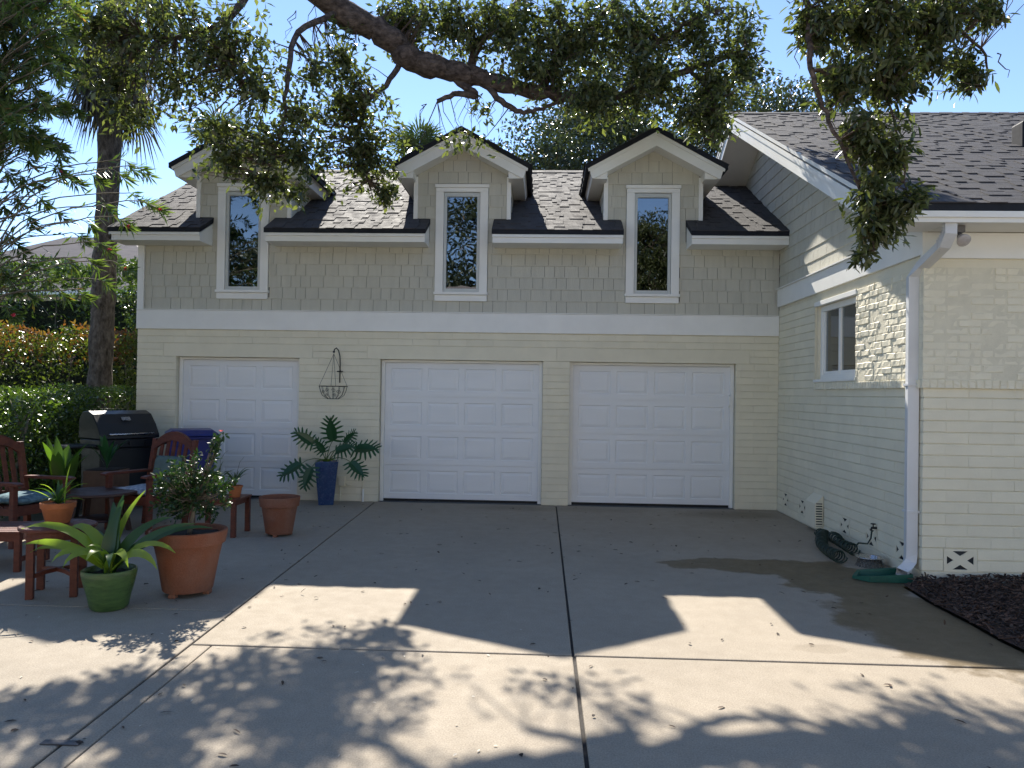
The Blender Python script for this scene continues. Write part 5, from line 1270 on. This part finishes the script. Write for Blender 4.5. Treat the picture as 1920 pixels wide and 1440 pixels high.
# ---- trees behind the garage and behind the camera
def simple_tree(loc, h, rx, rz, n, label, group, seed, mt=l_bgoak, L=.16, cz=None):
    r_ = np.random.default_rng(seed); t = empty('oak_tree', loc); tag(t, label, 'tree', group)
    b = MB(); cz = cz or h-rz
    b.tube([(0, 0, -.1), (.1, 0, h*.25), (-.05, .1, h*.5), (.1, 0, h*.75)], [.35, .28, .2, .08], 9)
    cl = []
    for k in range(26):
        d = r_.normal(size=3); d /= np.linalg.norm(d); q = r_.random()**.4; c = np.array([d[0]*rx*q, d[1]*rx*q, cz+d[2]*rz*q]); cl.append((c, r_.uniform(.24, .40)*rx))
        b.tube([(0, 0, h*.35), tuple(c*.5+np.array([0, 0, h*.2])), tuple(c)], [.09, .05, .015], 5, False)
    b.build('trunk', m_bark, t, smooth=True)
    P = []
    for c, rr_ in cl:
        m_ = n//26; q = r_.normal(size=(m_, 3)); q /= np.linalg.norm(q, axis=1, keepdims=True); q *= r_.random((m_, 1))**.35*rr_; q[:, 2] *= .75; P.append(q+c)
    P = np.concatenate(P); k = len(P); D = r_.normal(size=(k, 3)); N = r_.normal(size=(k, 3)); N[:, 2] += .8
    link('crown', leaf_mesh('crown', mt, P, D, N, L*r_.uniform(.6, 1.2, k), L*.45*r_.uniform(.7, 1.2, k), False), t); return t
simple_tree((.9, 12.5, 0), 11.3, 4.0, 3.3, 42000, 'bushy oak rising behind the garage ridge between the middle and right dormers', 'oaks behind the garage', 21, L=.16)
simple_tree((5.2, 14.0, 0), 12.6, 4.2, 3.8, 42000, 'oak crown behind the house gable and the right dormer', 'oaks behind the garage', 22, L=.16)
def behind(loc, seed, lab): simple_tree(loc, 11, 5.0, 3.8, 9000, lab, 'trees across the street', seed, l_bgoak, .30)
for k, (x, y, hh) in enumerate(((-19, -33, 13), (-11, -36, 14), (-4, -37, 14), (4, -36, 14.5), (11, -37, 14), (18, -33, 14))):
    simple_tree((x, y, 0), hh, 5.2, 4.8, 13000, 'leafy oak across the street mirrored in the dormer windows', 'trees across the street', 40+k, l_bgoak, .34)
xh = empty('added_bounce_house', (0, -24.0, 0)); tag(xh, 'unseen pale stucco house added across the street to bounce light onto the garage', 'house')  # made-up house behind the camera, added to bounce sunlight onto the garage
MB().box(-17, 17, -9, 0, -.06, 4.4).build('wall', mat('pale_stucco', (.72, .66, .56), .85, .06, 2, .3, 40), xh)
MB().add([(-17.6, .6, 4.35), (17.6, .6, 4.35), (17.6, -9.6, 4.35), (-17.6, -9.6, 4.35), (-12, -4.5, 7.2), (12, -4.5, 7.2)], [(0, 4, 5, 1), (1, 5, 2), (2, 5, 4, 3), (3, 4, 0), (0, 1, 2, 3)]).build('roof', m_nroof, xh)
for x in (-13, -8, 3, 8, 13):
    w = MB().box(x-.9, x+.9, .0, .04, 1.1, 2.7).build('window', m_white, xh); MB().box(x-.8, x+.8, .041, .05, 1.2, 2.6).build('pane', m_pane2, w)
w = MB().box(-3.2, -2.0, .0, .05, 0, 2.2).build('door', mat('teal_door', (.05, .16, .18), .5), xh)
# small palms over the ridge
def ridge_palm(loc, h, label):
    global top
    t = empty('palm_tree', loc); tag(t, label, 'tree', 'small palms behind the garage')
    MB().lathe([(.16, 0), (.14, h*.5), (.13, h)], 12).build('trunk', m_palmbark, t, smooth=True); keep = top; top = Vector((0, 0, h))
    for i in range(16): fan(t, l_palm, R(i*137.5), R(random.uniform(0, 80)), .5, .8, .3)
    top = keep
c = at(785, 262, 8.0); ridge_palm((c.x, 8.0, 0), c.z-.5, 'palm tip showing above the ridge left of the middle dormer')
c = at(418, 235, 7.0); ridge_palm((c.x, 7.0, 0), c.z-.5, 'palm tip showing above the ridge beside the left dormer')
